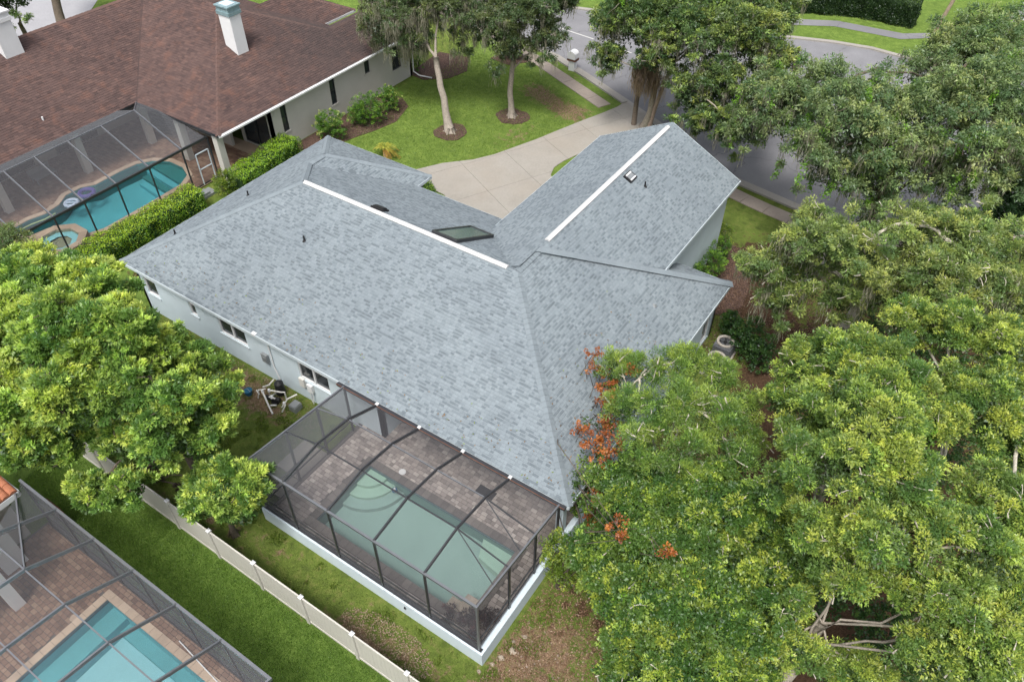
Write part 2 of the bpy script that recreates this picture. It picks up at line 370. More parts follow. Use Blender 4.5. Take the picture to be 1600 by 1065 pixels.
def clip_poly(sub, cell):
    """clip polygon sub by convex polygon cell (anticlockwise)"""
    out = list(sub)
    for i in range(len(cell)):
        a, b = cell[i], cell[(i + 1) % len(cell)]; inp = out; out = []
        sd_ = lambda p: (b[0] - a[0]) * (p[1] - a[1]) - (b[1] - a[1]) * (p[0] - a[0])
        for k in range(len(inp)):
            p, q = inp[k], inp[(k + 1) % len(inp)]; dp, dq = sd_(p), sd_(q)
            if dp >= 0: out.append(p)
            if (dp >= 0) != (dq >= 0):
                t = dp / (dp - dq); out.append((p[0] + (q[0] - p[0]) * t, p[1] + (q[1] - p[1]) * t))
        if not out: return []
    return out
def area(p): return abs(sum(p[i][0] * p[(i + 1) % len(p)][1] - p[(i + 1) % len(p)][0] * p[i][1] for i in range(len(p)))) / 2

near = [(-60, 44.5), (-45, 42.0), (-36, 40.2), (-30, 39.0), (-26.55, 38.0), (-22.98, 37.0), (-19.14, 35.3), (-14.87, 33.3), (-11.8, 31.8), (-8.35, 29.75), (-6.4, 28.5), (-4.2, 27.95), (-1.55, 27.5), (.1, 27.2), (2.2, 27.4), (4.3, 28.4), (8, 31), (13, 36), (20, 46), (28, 60)]
far = [(-60, 50), (-45, 47.6), (-36, 46.2), (-27.0, 45.85), (-25.4, 46.3), (-18, 48.2), (-9.5, 50.25), (-5.9, 51.4), (-3.0, 51.9), (-1.0, 51.7), (1.0, 52.2), (3.2, 54.5), (3.6, 57)]
farR = [(8.2, 61.5), (7.6, 58), (9, 55.5), (13, 55), (20, 60), (26, 68)]
road = near + list(reversed(farR)) + list(reversed(far))
MB().sheet(road, z=.012).build('road', M['asphalt'], kind='structure')
def strip(path, wd, z0, z1, name, m, kind='structure', side=1):
    mb = MB()
    for i in range(len(path) - 1):
        a, b = Vector(path[i]), Vector(path[i + 1]); d = (b - a).normalized()
        def nrm(k):
            p0, p1 = Vector(path[max(k - 1, 0)]), Vector(path[min(k + 1, len(path) - 1)]); t = (p1 - p0).normalized(); return Vector((-t.y, t.x)) * side
        n0, n1 = nrm(i), nrm(i + 1); q = [a, b, b + n1 * wd, a + n0 * wd]
        if side < 0: q.reverse()
        mb.add([(p.x, p.y, z0) for p in q] + [(p.x, p.y, z1) for p in q], [(4, 5, 6, 7), (0, 1, 5, 4), (1, 2, 6, 5), (2, 3, 7, 6), (3, 0, 4, 7)])
    return mb.build(name, m, kind=kind)
def resample(path, step):
    out = [Vector(path[0])]; acc = 0
    pts = [Vector(p) for p in path]; i = 0; cur = pts[0]
    while i < len(pts) - 1:
        d = (pts[i + 1] - cur).length
        if acc + d >= step: cur = cur + (pts[i + 1] - cur).normalized() * (step - acc); out.append(cur); acc = 0
        else: acc += d; i += 1; cur = pts[i]
    return [tuple(p) for p in out]
i0 = near.index((-14.87, 33.3)); i1 = near.index((-11.8, 31.8))
strip(near[:i0 + 1], .42, 0, .12, 'kerb', M['kerb'], side=-1)
strip(near[i1:], .42, 0, .12, 'kerb', M['kerb'], side=-1)
strip(far, .42, 0, .12, 'kerb', M['kerb'], side=1)
strip(near[3:], .30, 0, .022, 'gutter_pan', M['kerb'], side=1)
mb = MB()
mb.sheet([(-26.1, 41.95), (-22.2, 41.50), (-22.2, 41.37), (-26.1, 41.82)], z=.018); mb.sheet([(-20.9, 41.25), (-18.4, 40.85), (-18.42, 40.73), (-20.92, 41.13)], z=.018)
mb.build('road_marking', M['paint'], kind='structure')
# sidewalk, one slab object per panel
sw = thing('sidewalk', None, None, (-14, 30, 0)); tag(sw, kind='structure')
def slabs(path, wd, parent, m, z=.05, gap=.012, step=1.5):
    ps = resample(path, step)
    for i in range(len(ps) - 1):
        a, b = Vector(ps[i]), Vector(ps[i + 1]); d = (b - a).normalized(); n0 = Vector((-d.y, d.x)) * wd / 2
        a = a + d * gap; b = b - d * gap
        pr = MB(); q = [a - n0, b - n0, b + n0, a + n0]; pr.prism([(p.x, p.y) for p in q], 0, z + rnd.uniform(-.004, .004)); pr.build('slab', m, parent)
slabs([(-50, 43.2), (-42, 41.0), (-33, 38.5), (-29, 37.4), (-25.6, 36.35), (-20.5, 34.0), (-15.55, 31.75)], 1.05, sw, M['walk'])
slabs([(-11.7, 29.6), (-8.2, 27.9), (-4.4, 26.55), (-1.6, 26.0), (1.2, 25.65), (4.2, 26.4), (8, 29), (12, 33)], 1.05, sw, M['walk'])
drive_poly = [(-21.6, 18.0), (-20.7, 19.5), (-19.33, 20.95), (-18.6, 22.2), (-18.1, 23.5), (-17.4, 25.3), (-16.87, 27.0), (-16.15, 29.2), (-15.5, 31.0), (-15.1, 32.3), (-15.0, 33.35), (-11.8, 31.8), (-12.05, 30.6), (-12.7, 29.2), (-13.6, 27.2), (-14.1, 25.4), (-14.5, 24.0), (-14.6, 23.0), (-14.3, 22.1), (-13.4, 21.5), (-10.3, 21.3), (-10.3, 12.7), (-17.3, 12.7), (-17.4, 15.9), (-18.4, 16.7), (-20.2, 16.9)]
dr = thing('driveway', None, None, (-14, 20, 0)); tag(dr, kind='structure')
ang = R(63); du = Vector((math.cos(ang), math.sin(ang))); dv = Vector((-du.y, du.x)); o0 = Vector((-16.5, 18.5))
for i in range(-4, 7):
    for j in range(-3, 5):
        g = .008; q = [o0 + du * (i * 3.1 + a) + dv * (j * 3.4 + b) for a, b in ((g, g), (3.1 - g, g), (3.1 - g, 3.4 - g), (g, 3.4 - g))]
        pl = clip_poly(drive_poly, [(p.x, p.y) for p in q])
        if len(pl) > 2 and area(pl) > .05: MB().prism(pl, 0, .045).build('slab', M['drive'], dr)
MB().sheet(drive_poly, z=.02).build('joint_bed', M['mulch'], dr)
# lots across the street
MB().sheet([(3.6, 56), (8.1, 60), (12, 74), (14, 90), (8, 90), (6.0, 74)], z=.02).build('far_driveway', M['asphalt2'], kind='structure')
MB().sheet([(-14, 52.2), (-9.9, 53.2), (-6.8, 54.9), (-1.6, 55.3), (.5, 57), (.5, 58.2), (-1.7, 56.6), (-7, 56.2), (-10.2, 54.5), (-14, 53.5)], z=.02).build('far_path', M['asphalt'], kind='structure')
MB().sheet([(-80, 12), (-62.6, 15.5), (-58.0, 15.9), (-60.5, 21.8), (-66, 28), (-85, 40)], z=.02).build('neighbour_driveway', M['asphalt2'], kind='structure')
strip([(-66, 8.5), (-62.2, 13.6), (-57.5, 13.2)], .9, 0, .03, 'garden_path', M['walk'])

def bed(name, pts, m=None, z=.035):
    MB().prism(pts, 0, z).build(name, m or M['mulch'], kind='structure')
def blob_pts(cx, cy, rx, ry=None, n=26, wob=.08, a=0, seed=1):
    q = random.Random(seed); ry = ry or rx; o = []
    for k in range(n):
        t = 2 * math.pi * k / n; r = 1 + q.uniform(-wob, wob); x, y = rx * r * math.cos(t), ry * r * math.sin(t)
        o.append((cx + x * math.cos(a) - y * math.sin(a), cy + x * math.sin(a) + y * math.cos(a)))
    return o
bed('mulch_ring', blob_pts(-22.68, 22.98, 1.12, seed=4)); bed('mulch_ring', blob_pts(-20.45, 27.05, 1.2, 1.05, seed=5))
bed('mulch_bed', [(-30.1, 10.6), (-28.9, 10.6), (-28.2, 15), (-27.6, 18.5), (-27.0, 20.3), (-26.6, 22), (-27.3, 24.2), (-28.6, 25.0), (-30.1, 24.4)], M['rail'] if 0 else M['mulch'])
bed('mulch_bed', [(-30.6, 28.2), (-29.0, 28.0), (-27.6, 29.2), (-27.2, 31), (-28.5, 33), (-31, 32.5)])
bed('mulch_bed', blob_pts(-19.6, 17.3, 1.9, .55, a=.1, seed=8), z=.03)
bed('mulch_bed', [(-27.0, 33.8), (-25.2, 33.6), (-24, 35.2), (-27, 36.4)])
bed('mulch_bed', [(-2.6, 13.2), (-1.5, 14.8), (-.6, 15.8), (.2, 17.0), (.0, 18.6), (-.9, 20.2), (-1.7, 21.6), (-2.7, 21.6)], z=.03)

# ================================================================== generic builders
def add_wall(parent, name, m, o, d, nrm, length, z0, z1, holes=(), depth=.12):
    """wall face from o along d (plan unit), outward normal nrm; holes = (s0, s1, z0, z1), with reveals"""
    mb = MB(); ss = sorted({0, length} | {h[0] for h in holes} | {h[1] for h in holes}); zs = sorted({z0, z1} | {h[2] for h in holes} | {h[3] for h in holes})
    P = lambda s, z, q=0: (o[0] + d[0] * s - nrm[0] * q, o[1] + d[1] * s - nrm[1] * q, z)
    for i in range(len(ss) - 1):
        for j in range(len(zs) - 1):
            cs, cz = (ss[i] + ss[i + 1]) / 2, (zs[j] + zs[j + 1]) / 2
            if any(h[0] < cs < h[1] and h[2] < cz < h[3] for h in holes): continue
            mb.poly([P(ss[i], zs[j]), P(ss[i + 1], zs[j]), P(ss[i + 1], zs[j + 1]), P(ss[i], zs[j + 1])])
    for a, b, c, e in holes:
        for (s0, q0), (s1, q1) in (((a, c), (b, c)), ((b, c), (b, e)), ((b, e), (a, e)), ((a, e), (a, c))):
            mb.poly([P(s0, q0), P(s1, q1), P(s1, q1, depth), P(s0, q0, depth)])
    for s, t in ((0, 1), (length, 0)):
        mb.poly([P(s, z0), P(s, z1), P(s, z1, .2), P(s, z0, .2)])
    mb.poly([P(0, z0, .2), P(length, z0, .2), P(length, z1, .2), P(0, z1, .2)])
    return mb.build(name, m, parent)

def obox(mb, o, d, nrm, s0, s1, z0, z1, q0, q1):
    """box in wall coordinates: along s, height z, q = distance outwards"""
    vs = [(o[0] + d[0] * s + nrm[0] * q, o[1] + d[1] * s + nrm[1] * q, z) for z in (z0, z1) for q in (q0, q1) for s in (s0, s1)]
    mb.add(vs, [(0, 2, 3, 1), (4, 5, 7, 6), (0, 1, 5, 4), (2, 6, 7, 3), (0, 4, 6, 2), (1, 3, 7, 5)])

def window(parent, o, d, nrm, s0, s1, z0, z1, cols=1, rail=.68, m=None, depth=.12, sill=True, name='window', sillmat=None):
    m = m or M['white']; fr = MB(); t = .055
    for a, b, c, e in ((s0, s1, z0, z0 + t), (s0, s1, z1 - t, z1), (s0, s0 + t, z0 + t, z1 - t), (s1 - t, s1, z0 + t, z1 - t)): obox(fr, o, d, nrm, a, b, c, e, -depth + .005, -.035)
    w_ = (s1 - s0) / cols
    for k in range(1, cols): obox(fr, o, d, nrm, s0 + k * w_ - .045, s0 + k * w_ + .045, z0 + t, z1 - t, -depth + .006, -.03)
    if rail:
        zr = z0 + (z1 - z0) * rail
        for k in range(cols): obox(fr, o, d, nrm, s0 + k * w_ + .05, s0 + (k + 1) * w_ - .05, zr - .025, zr + .025, -depth + .007, -.045)
    win = fr.build(name, m, parent)
    for k in range(cols):
        lv = [(z0 + t, z1 - t)] if not rail else [(z0 + t, zr - .025), (zr + .025, z1 - t)]
        for a, b in lv:
            p = MB(); obox(p, o, d, nrm, s0 + k * w_ + .03, s0 + (k + 1) * w_ - .03, a - .01, b + .01, -depth + .012, -depth + .03); p.build('pane', M['glass'], win)
    if sill:
        q = MB(); obox(q, o, d, nrm, s0 - .08, s1 + .08, z0 - .11, z0 - .003, -.02, .045); q.build('sill', sillmat or M['trim'], win)
    return win

class Plane:
    def __init__(s, pts, z0, g, off=0):
        s.pts = pts; s.z0 = z0; s.g = g; s.off = off       # z = z0 + g.(p - ref)
    def z(s, x, y): return s.z0 + s.g[0] * x + s.g[1] * y
def mkplane(pts, eave_pt, ze, up, pitch):
    """up = plan unit direction of ascent"""
    g = (up[0] * pitch, up[1] * pitch); z0 = ze - g[0] * eave_pt[0] - g[1] * eave_pt[1]
    if sum(pts[i][0] * pts[(i + 1) % len(pts)][1] - pts[(i + 1) % len(pts)][0] * pts[i][1] for i in range(len(pts))) < 0: pts = pts[::-1]
    return Plane(pts, z0, g)

def shingle_roof(parent, planes, m, exposure, wmin, wmax, n_single, seed, thick=(.006, .018), tones=None, split=True):
    q = random.Random(seed); field = MB(); singles = []
    for pi, pl in enumerate(planes):
        p = math.hypot(*pl.g); up = Vector((pl.g[0] / p, pl.g[1] / p)); e = Vector((up.y, -up.x)); dr_ = exposure / math.sqrt(1 + p * p)
        ts = [Vector(a).dot(up) for a in pl.pts]; ss_ = [Vector(a).dot(e) for a in pl.pts]
        st = [(b, a) for a, b in zip(ts, ss_)]
        if sum(st[i][0] * st[(i + 1) % len(st)][1] - st[(i + 1) % len(st)][0] * st[i][1] for i in range(len(st))) < 0: st = st[::-1]
        row = 0; t = min(ts) - .02
        while t < max(ts):
            s = min(ss_) - q.uniform(0, wmax)
            while s < max(ss_):
                w_ = q.uniform(wmin, wmax); tone = tones(q, s, t, pi); th = q.uniform(*thick)
                c = clip_poly([(s, t), (s + w_ - .006, t), (s + w_ - .006, t + dr_), (s, t + dr_)], st)
                if len(c) > 2 and area(c) > .0015:
                    P3 = []
                    for (a, b) in c:
                        xy = e * a + up * b; P3.append((xy.x, xy.y, pl.z(xy.x, xy.y) + .004 + th * (1 - (b - t) / dr_)))
                    full = len(c) == 4 and area(c) > .96 * dr_ * (w_ - .006)
                    lo = [k for k in range(len(c)) if abs(c[k][1] - t) < 1e-6]
                    fs = [(P3, tone)]
                    if len(c) == 4 and full and tone < .5 and split:
                        o_ = [k for k in range(4)]; k0 = min(o_, key=lambda k: (round(c[k][1], 5), c[k][0])); q0, q1, q2, q3 = [P3[(k0 + j) % 4] for j in range(4)]
                        f2 = .66; m1 = tuple(q1[j] + (q2[j] - q1[j]) * f2 for j in range(3)); m0 = tuple(q0[j] + (q3[j] - q0[j]) * f2 for j in range(3))
                        fs = [([q0, q1, m1, m0], tone), ([m0, m1, q2, q3], .82)]
                    if len(lo) == 2:
                        a, b = P3[lo[0]], P3[lo[1]]; fs.append(([(b[0], b[1], b[2] - th - .006), (a[0], a[1], a[2] - th - .006), a, b], tone * .6))
                    cen = np.mean(P3, 0); singles.append((float(np.linalg.norm(cen - CAMP)) if full else 1e9, fs))
                s += w_
            t += dr_; row += 1
    if n_single:
        singles.sort(key=lambda x: x[0])
    for k, (d, fs) in enumerate(singles):
        if k < n_single and d < 1e8:
            mb = MB()
            for P3, tn in fs: mb.poly(P3, tn)
            mb.build('shingle', m, parent)
        else:
            for P3, tn in fs: field.poly(P3, tn)
    return field.build('shingle_field', m, parent, kind='stuff')

def ridge_caps(parent, a, b, m, wd=.30, step=.20, drop=.10, name='ridge_cap', tone=.8, single=True):
    """overlapping cap shingles from low end a to high end b; one object each, sharing a mesh"""
    a, b = Vector(a), Vector(b); L_ = (b - a).length; d = (b - a).normalized(); side = d.cross(Vector((0, 0, 1))).normalized(); upv = side.cross(d).normalized()
    me = bpy.data.meshes.new(name); ln = step * 1.25; h = drop
    vs = [(0, -wd / 2, -h + .02), (0, 0, .035), (0, wd / 2, -h + .02), (ln, -wd / 2, -h), (ln, 0, .012), (ln, wd / 2, -h), (0, -wd / 2, -h), (0, 0, .0), (0, wd / 2, -h)]
    me.from_pydata(vs, [], [(0, 3, 4, 1), (1, 4, 5, 2), (6, 0, 1, 7), (7, 1, 2, 8)])
    at = me.attributes.new('tone', 'FLOAT', 'FACE'); at.data.foreach_set('value', [tone, tone * .96, .3, .3]); me.materials.append(m)
    n = int(L_ / step); me2 = me.copy(); me2.attributes['tone'].data.foreach_set('value', [tone * .86, tone * .8, .3, .3])
    for k in range(n):
        o = link(name, me if rnd.random() < .6 else me2, None, parent)
        p = a + d * (k * step) - ORIG[parent.name] + upv * .01
        j = rnd.uniform(-.02, .02)
        mt = Matrix(((d.x, side.x, upv.x, p.x), (d.y, side.y, upv.y, p.y), (d.z, side.z, upv.z, p.z), (0, 0, 0, 1)))
        o.matrix_basis = mt @ Matrix.Rotation(j, 4, 'Z')

def paving(parent, m, rect, holes, z, lx, ly, n_single, seed, along_x=True, gap=.008, keep=None, th=.02):
    """running-bond pavers over a rectangle; holes = predicates"""
    q = random.Random(seed); cells = []
    y = rect[1]; row = 0
    while y < rect[3] - .02:
        x = rect[0] - (lx / 2 if row % 2 else 0)
        while x < rect[2]:
            w_ = lx * q.choice((1, 1, 1, .66)) if lx > .2 else lx
            x0, x1 = max(x, rect[0]), min(x + w_, rect[2]); y1 = min(y + ly, rect[3]); cx, cy = (x0 + x1) / 2, (y + y1) / 2
            if x1 - x0 > .04 and not any(h(cx, cy) for h in holes):
                t = min(1, max(0, q.gauss(.5, .26))); cells.append((math.dist((cx, cy, z), CAMP), x0 + gap, y + gap, x1 - gap, y1 - gap, t, q.uniform(-.003, .003)))
            x += w_
        y += ly; row += 1
    if n_single: cells.sort()
    F_ = MB()
    for k, (d, x0, y0, x1, y1, t, dz) in enumerate(cells):
        tgt = MB() if k < n_single else F_
        vs = [(x0, y0, z), (x1, y0, z), (x1, y1, z), (x0, y1, z)]; up_ = [(a, b, z + th + dz) for a, b, _ in vs]
        tgt.add(vs + up_, [(4, 5, 6, 7), (0, 1, 5, 4), (1, 2, 6, 5), (2, 3, 7, 6), (3, 0, 4, 7)], t)
        if tgt is not F_: tgt.build('paver', m, parent)
    if F_.v: F_.build('paver_field', m, parent, kind='stuff')
def inrect(r, pad=0): return lambda x, y: r[0] - pad < x < r[2] + pad and r[1] - pad < y < r[3] + pad
def inpoly(poly):
    def f(x, y):
        c = False
        for i in range(len(poly)):
            (x1, y1), (x2, y2) = poly[i], poly[i - 1]
            if (y1 > y) != (y2 > y) and x < (x2 - x1) * (y - y1) / (y2 - y1) + x1: c = not c
        return c
    return f

# ================================================================== the grey-roofed house
Ev, PT = 3.10, .5036
L, h, Wd, G = 24.8, 6.47, 14.63, 20.9
HR = Ev + PT * h
M['ridge'] = simple('weathered_white_ridge_vent', (.68, .68, .68), .6, .10, 1.5, 25, .002)
house = thing('house', 'single-storey pale blue house under a large grey shingle hip roof, filling the middle', 'house', (-12, 7, 0))
GR = .12                                     # the garage wing stands a little higher
sx = -17.14; vr = (-L + sx) / 2              # wing ridge line u
planes = [
    mkplane([(-L, 0), (0, 0), (-h, h), (-L + h, h)], (0, 0), Ev, (0, 1), PT),
    mkplane([(0, 0), (0, Wd), (-h, Wd - h), (-h, h)], (0, 0), Ev, (-1, 0), PT),
    mkplane([(0, Wd), (-h, Wd), (-h, Wd - h)], (0, Wd), Ev, (0, -1), PT),
    mkplane([(-L, 0), (-L + h, h), (vr, 9.11), (-L, 9.11)], (-L, 0), Ev, (1, 0), PT),
    mkplane([(-L, 9.11), (vr, 9.11), (vr, 10.34), (-L, 14.17)], (-L, 0), Ev, (1, 0), PT),
    mkplane([(-L, 14.17), (vr, 10.34), (sx, 14.17)], (0, 14.17), Ev, (0, -1), PT),
    mkplane([(sx, 14.17), (vr, 10.34), (vr, 9.11), (sx, 12.94)], (sx, 0), Ev, (-1, 0), PT),
    mkplane([(sx, 12.94), (vr, 9.11), (-L + h, h), (-h, h), (-h, 9.4), (-10.0, 12.94)], (0, 12.94), Ev, (0, -1), PT),
    mkplane([(-h, Wd - h - .3), (-h, G), (-2.41, G), (-2.41, Wd - h + 4.06 + .05)], (-h, 0), HR + GR, (-1, 0), PT),
    mkplane([(-h, 6.7), (-h, G), (-10.52, G), (-10.52, 10.26), (-6.94, 6.7)], (-h, 0), HR + GR, (1, 0), PT),
]
def tn_grey(q, s, t, pi):
    r = q.random()
    a = .5 + .5 * math.sin(s * .7 + 3 * math.sin(t * .5) + pi)
    if r < .27 + .10 * a: return q.uniform(.0, .3)
    if r < .45: return q.uniform(.35, .65)
    return q.uniform(.72, 1)
def skirt(mb, pl):
    n = len(pl.pts)
    for i in range(n):
        (x0, y0), (x1, y1) = pl.pts[i], pl.pts[(i + 1) % n]; mb.poly([(x0, y0, pl.z(x0, y0) - .13), (x1, y1, pl.z(x1, y1) - .13), (x1, y1, pl.z(x1, y1)), (x0, y0, pl.z(x0, y0))])
deckm = MB()
for pl in planes: deckm.poly([(x, y, pl.z(x, y)) for x, y in pl.pts]); deckm.poly([(x, y, pl.z(x, y) - .10) for x, y in reversed(pl.pts)]); skirt(deckm, pl)
roof = deckm.build('roof', M['shingle'], house)
shingle_roof(roof, planes, M['shingle'], .132, .10, .25, 290, 11, tones=tn_grey)
Z = lambda x, y, i: planes[i].z(x, y) + .02
caps = [((0, 0, Ev + .02), (-h, h, HR + .02)), ((-L, 0, Ev + .02), (-L + h, h, HR + .02)), ((0, Wd, Ev + .05), (-h, Wd - h, HR + .14)),
        ((-L, 14.17, Ev + .02), (vr, 10.34, Ev + PT * (vr + L) + .02)), ((sx, 14.17, Ev + .02), (vr, 10.34, Ev + PT * (vr + L) + .02)),
        ((vr, 10.2, Ev + PT * (vr + L) + .02), (vr, 9.11, Ev + PT * (vr + L) + .02)), ((vr, 9.2, Ev + PT * (vr + L) + .02), (-L + h, h, HR + .02)),
        ((-h, h, HR + .02), (-h, Wd - h, HR + .03))]
for k, (a, b) in enumerate(caps): ridge_caps(roof, a, b, M['shingle'], wd=.50 if k == 2 else .34, step=.235, drop=.09 if k == 2 else .07)
for a, b in (((-L + h + .1, h, HR + .03), (-h - .45, h, HR + .03)), ((-h, 8.75, HR + GR + .03), (-h, G - .55, HR + GR + .03))):
    a, b = Vector(a), Vector(b); d = (b - a).normalized(); n_ = Vector((-d.y, d.x, 0)); mb = MB(); seg = 1.22; Lr = (b - a).length
    for k in range(int(Lr / seg) + 1):
        p, q_ = a + d * (k * seg + .004), a + d * min((k + 1) * seg - .004, Lr)
        if (q_ - p).length < .1: continue
        wv, hh = .115, .05; mb = MB()
        vs = []
        for P in (p, q_):
            vs += [P - n_ * wv + Vector((0, 0, -wv * PT)), P - n_ * wv + Vector((0, 0, hh - wv * PT)), P + Vector((0, 0, hh + .012)), P + n_ * wv + Vector((0, 0, hh - wv * PT)), P + n_ * wv + Vector((0, 0, -wv * PT))]
        mb.add(vs, [(0, 1, 6, 5), (1, 2, 7, 6), (2, 3, 8, 7), (3, 4, 9, 8), (4, 3, 2, 1, 0), (5, 6, 7, 8, 9)]); mb.build('ridge_vent', M['ridge'], roof)
# fascia and soffit
fas = MB(); soff = MB()
def fascia(a, b, z, out, hgt=.17):
    a = Vector(a); b = Vector(b); o = Vector(out) * .03
    q = [a - o * .1, b - o * .1, b + o, a + o]
    n = len(fas.v); fas.add([(p.x, p.y, z - hgt) for p in q] + [(p.x, p.y, z - .004) for p in q], [(0, 3, 2, 1), (4, 5, 6, 7), (0, 1, 5, 4), (1, 2, 6, 5), (2, 3, 7, 6), (3, 0, 4, 7)])
fascia((-L, 0), (0, 0), Ev, (0, -1)); fascia((0, 0), (0, Wd), Ev, (1, 0)); fascia((-L, 0), (-L, 14.17), Ev, (-1, 0)); fascia((-L, 14.17), (sx, 14.17), Ev, (0, 1))
fascia((sx, 14.17), (sx, 12.94), Ev, (1, 0)); fascia((sx, 12.94), (-10.2, 12.94), Ev, (0, 1)); fascia((0, Wd), (-2.9, Wd), Ev, (0, 1))
ge = HR + GR - PT * 4.06
fascia((-2.41, 12.2), (-2.41, G), ge, (1, 0)); fascia((-10.52, 10.8), (-10.52, G), ge, (-1, 0))
for s_ in (1, -1):
    fas.beam((-h, G + .015, HR + GR - .09), (-h + s_ * 4.08, G + .015, ge - .10), .03, .17)
fas.build('fascia', M['trim'], house)
for pts, z in (([(-L, 0), (0, 0), (0, Wd), (-2.6, Wd), (-2.6, 12.9), (sx, 12.94), (sx, 14.17), (-L, 14.17)], Ev - .15),): soff.sheet(pts, z=z)
soff.sheet([(-2.41, 12.3), (-2.41, G), (-2.75, G), (-2.75, 12.3)], z=ge - .15); soff.sheet([(-10.52, 12.6), (-10.52, G), (-10.2, G), (-10.2, 12.6)], z=ge - .15)
soff.build('soffit', M['white'], house)
# walls
zt = Ev - .14
W1 = ((-24.45, .35), (1, 0), (0, -1))
wins = [(.47, 1.33, 1.28, 2.62, 1), (3.72, 4.18, 1.5, 2.45, 1), (5.72, 7.5, 1.35, 2.62, 2), (10.75, 12.55, 1.30, 2.62, 2)]
add_wall(house, 'back_wall', M['wall'], *W1, 15.45, 0, zt, [(a, b, c, d) for a, b, c, d, _ in wins])
for a, b, c, d, n_ in wins: window(house, *W1, a, b, c, d, cols=n_)
add_wall(house, 'side_wall', M['wall'], (-24.45, 13.8), (0, -1), (-1, 0), 13.45, 0, zt)
add_wall(house, 'front_wall', M['wall'], (-17.5, 13.8), (-1, 0), (0, 1), 6.95, 0, zt, [(2.2, 4.6, .9, 2.3)]); window(house, (-17.5, 13.8), (-1, 0), (0, 1), 2.2, 4.6, .9, 2.3, cols=3)
add_wall(house, 'front_wall', M['wall'], (-17.5, 12.6), (0, 1), (1, 0), 1.2, 0, zt)
add_wall(house, 'front_wall', M['wall'], (-10.2, 12.6), (-1, 0), (0, 1), 7.3, 0, zt, [(3.0, 4.2, .1, 2.3)])
d_ = MB(); obox(d_, (-10.2, 12.6), (-1, 0), (0, 1), 3.0, 4.2, .1, 2.3, -.11, -.06); d_.build('front_door', M['white'], house)
add_wall(house, 'garage_wall', M['wall'], (-2.75, 12.6), (0, 1), (1, 0), 8.0, 0, ge - .13)
add_wall(house, 'garage_wall', M['wall'], (-10.2, 20.6), (0, -1), (-1, 0), 8.0, 0, ge - .13, [(1.5, 6.4, 0, 2.3)])
gd = MB()
for k in range(4): obox(gd, (-10.2, 20.6), (0, -1), (-1, 0), 1.5, 6.4, k * .575 + .01, k * .575 + .565, -.10, -.06)
gd.build('garage_door', M['white'], house)
gb = MB(); gb.poly([(-2.75, 20.6, 0), (-2.75, 20.6, ge), (-h, 20.6, HR), (-10.2, 20.6, ge), (-10.2, 20.6, 0)]); gb.build('gable_wall', M['wall'], house)
add_wall(house, 'side_wall', M['wall'], (-.35, 3.6), (0, 1), (1, 0), 10.7, 0, zt, [(.8, 2.4, .9, 2.3), (5.5, 7.3, .9, 2.3), (9.3, 10.1, .3, 2.3)])
for a, b, c, d, n_ in ((.8, 2.4, .9, 2.3, 2), (5.5, 7.3, .9, 2.3, 2), (9.3, 10.1, .3, 2.3, 1)): window(house, (-.35, 3.6), (0, 1), (1, 0), a, b, c, d, cols=n_)
add_wall(house, 'side_wall', M['wall'], (-.35, 14.3), (-1, 0), (0, 1), 2.4, 0, zt)
# the covered lanai
add_wall(house, 'lanai_wall', M['wall'], (-9.0, .35), (0, 1), (1, 0), 3.25, .3, zt, [(.9, 2.3, 1.2, 2.4)]); window(house, (-9.0, .35), (0, 1), (1, 0), .9, 2.3, 1.2, 2.4, cols=2, m=M['bronze'])
add_wall(house, 'lanai_wall', M['wall'], (-9.0, 3.6), (1, 0), (0, -1), 8.65, .3, zt, [(.6, 4.2, .35, 2.45), (5.0, 8.0, .35, 2.45)])
for a, b in ((.6, 4.2), (5.0, 8.0)):
    window(house, (-9.0, 3.6), (1, 0), (0, -1), a, b, .37, 2.45, cols=3, rail=0, m=M['bronze'], sill=False, name='sliding_door')
hb = MB(); hb.box(-9.0, .30, Ev - .42, -.30, .5, Ev - .155); hb.box(-.5, .5, Ev - .42, -.30, 3.6, Ev - .155); hb.build('lanai_beam', M['wall'], house)
for (x, y) in ((-.62, .28), (-4.7, .3)):
    c_ = MB(); c_.box(x, y, .3, x + .30, y + .26, Ev - .42) if x > -1 else None
    if c_.v: c_.build('column', M['wall'], house)
# items on and in the roof
def on_plane(i, x, y, up_=0): p = planes[i]; return Vector((x, y, p.z(x, y) + up_))
def roof_slab(mb, i, cx, cy, a, b, z0, z1, off=(0, 0)):
    """box lying on plane i: a along eave, b upslope (half sizes)"""
    p = planes[i]; g = Vector((p.g[0], p.g[1], 0)); pp = g.length; up2 = Vector((g.x / pp, g.y / pp, pp)).normalized(); e = Vector((g.y / pp, -g.x / pp, 0)); nn = e.cross(up2); nn = nn if nn.z > 0 else -nn
    c = on_plane(i, cx, cy) + e * off[0] + up2 * off[1]
    vs = [c + e * sa * a + up2 * sb * b + nn * z for z in (z0, z1) for sb in (-1, 1) for sa in (-1, 1)]
    mb.add(vs, [(0, 2, 3, 1), (4, 5, 7, 6), (0, 1, 5, 4), (2, 6, 7, 3), (0, 4, 6, 2), (1, 3, 7, 5)])
sk = MB()
for (a, b, oa, ob) in ((.66, .05, 0, 1.47), (.66, .05, 0, -1.47), (.05, 1.42, .61, 0), (.05, 1.42, -.61, 0)): roof_slab(sk, 7, -10.35, 8.05, a, b, .0, .16, (oa, ob))
skl = sk.build('skylight', M['bronze'], house, label='long glazed skylight with dark frame near the ridge'); p_ = MB(); roof_slab(p_, 7, -10.35, 8.05, .56, 1.42, .08, .12); p_.build('pane', M['skylight'], skl)
v1 = MB(); roof_slab(v1, 7, -14.15, 6.95, .36, .22, .0, .09); roof_slab(v1, 7, -14.15, 6.95, .28, .15, .09, .14); v1.build('roof_vent', M['black'], house)
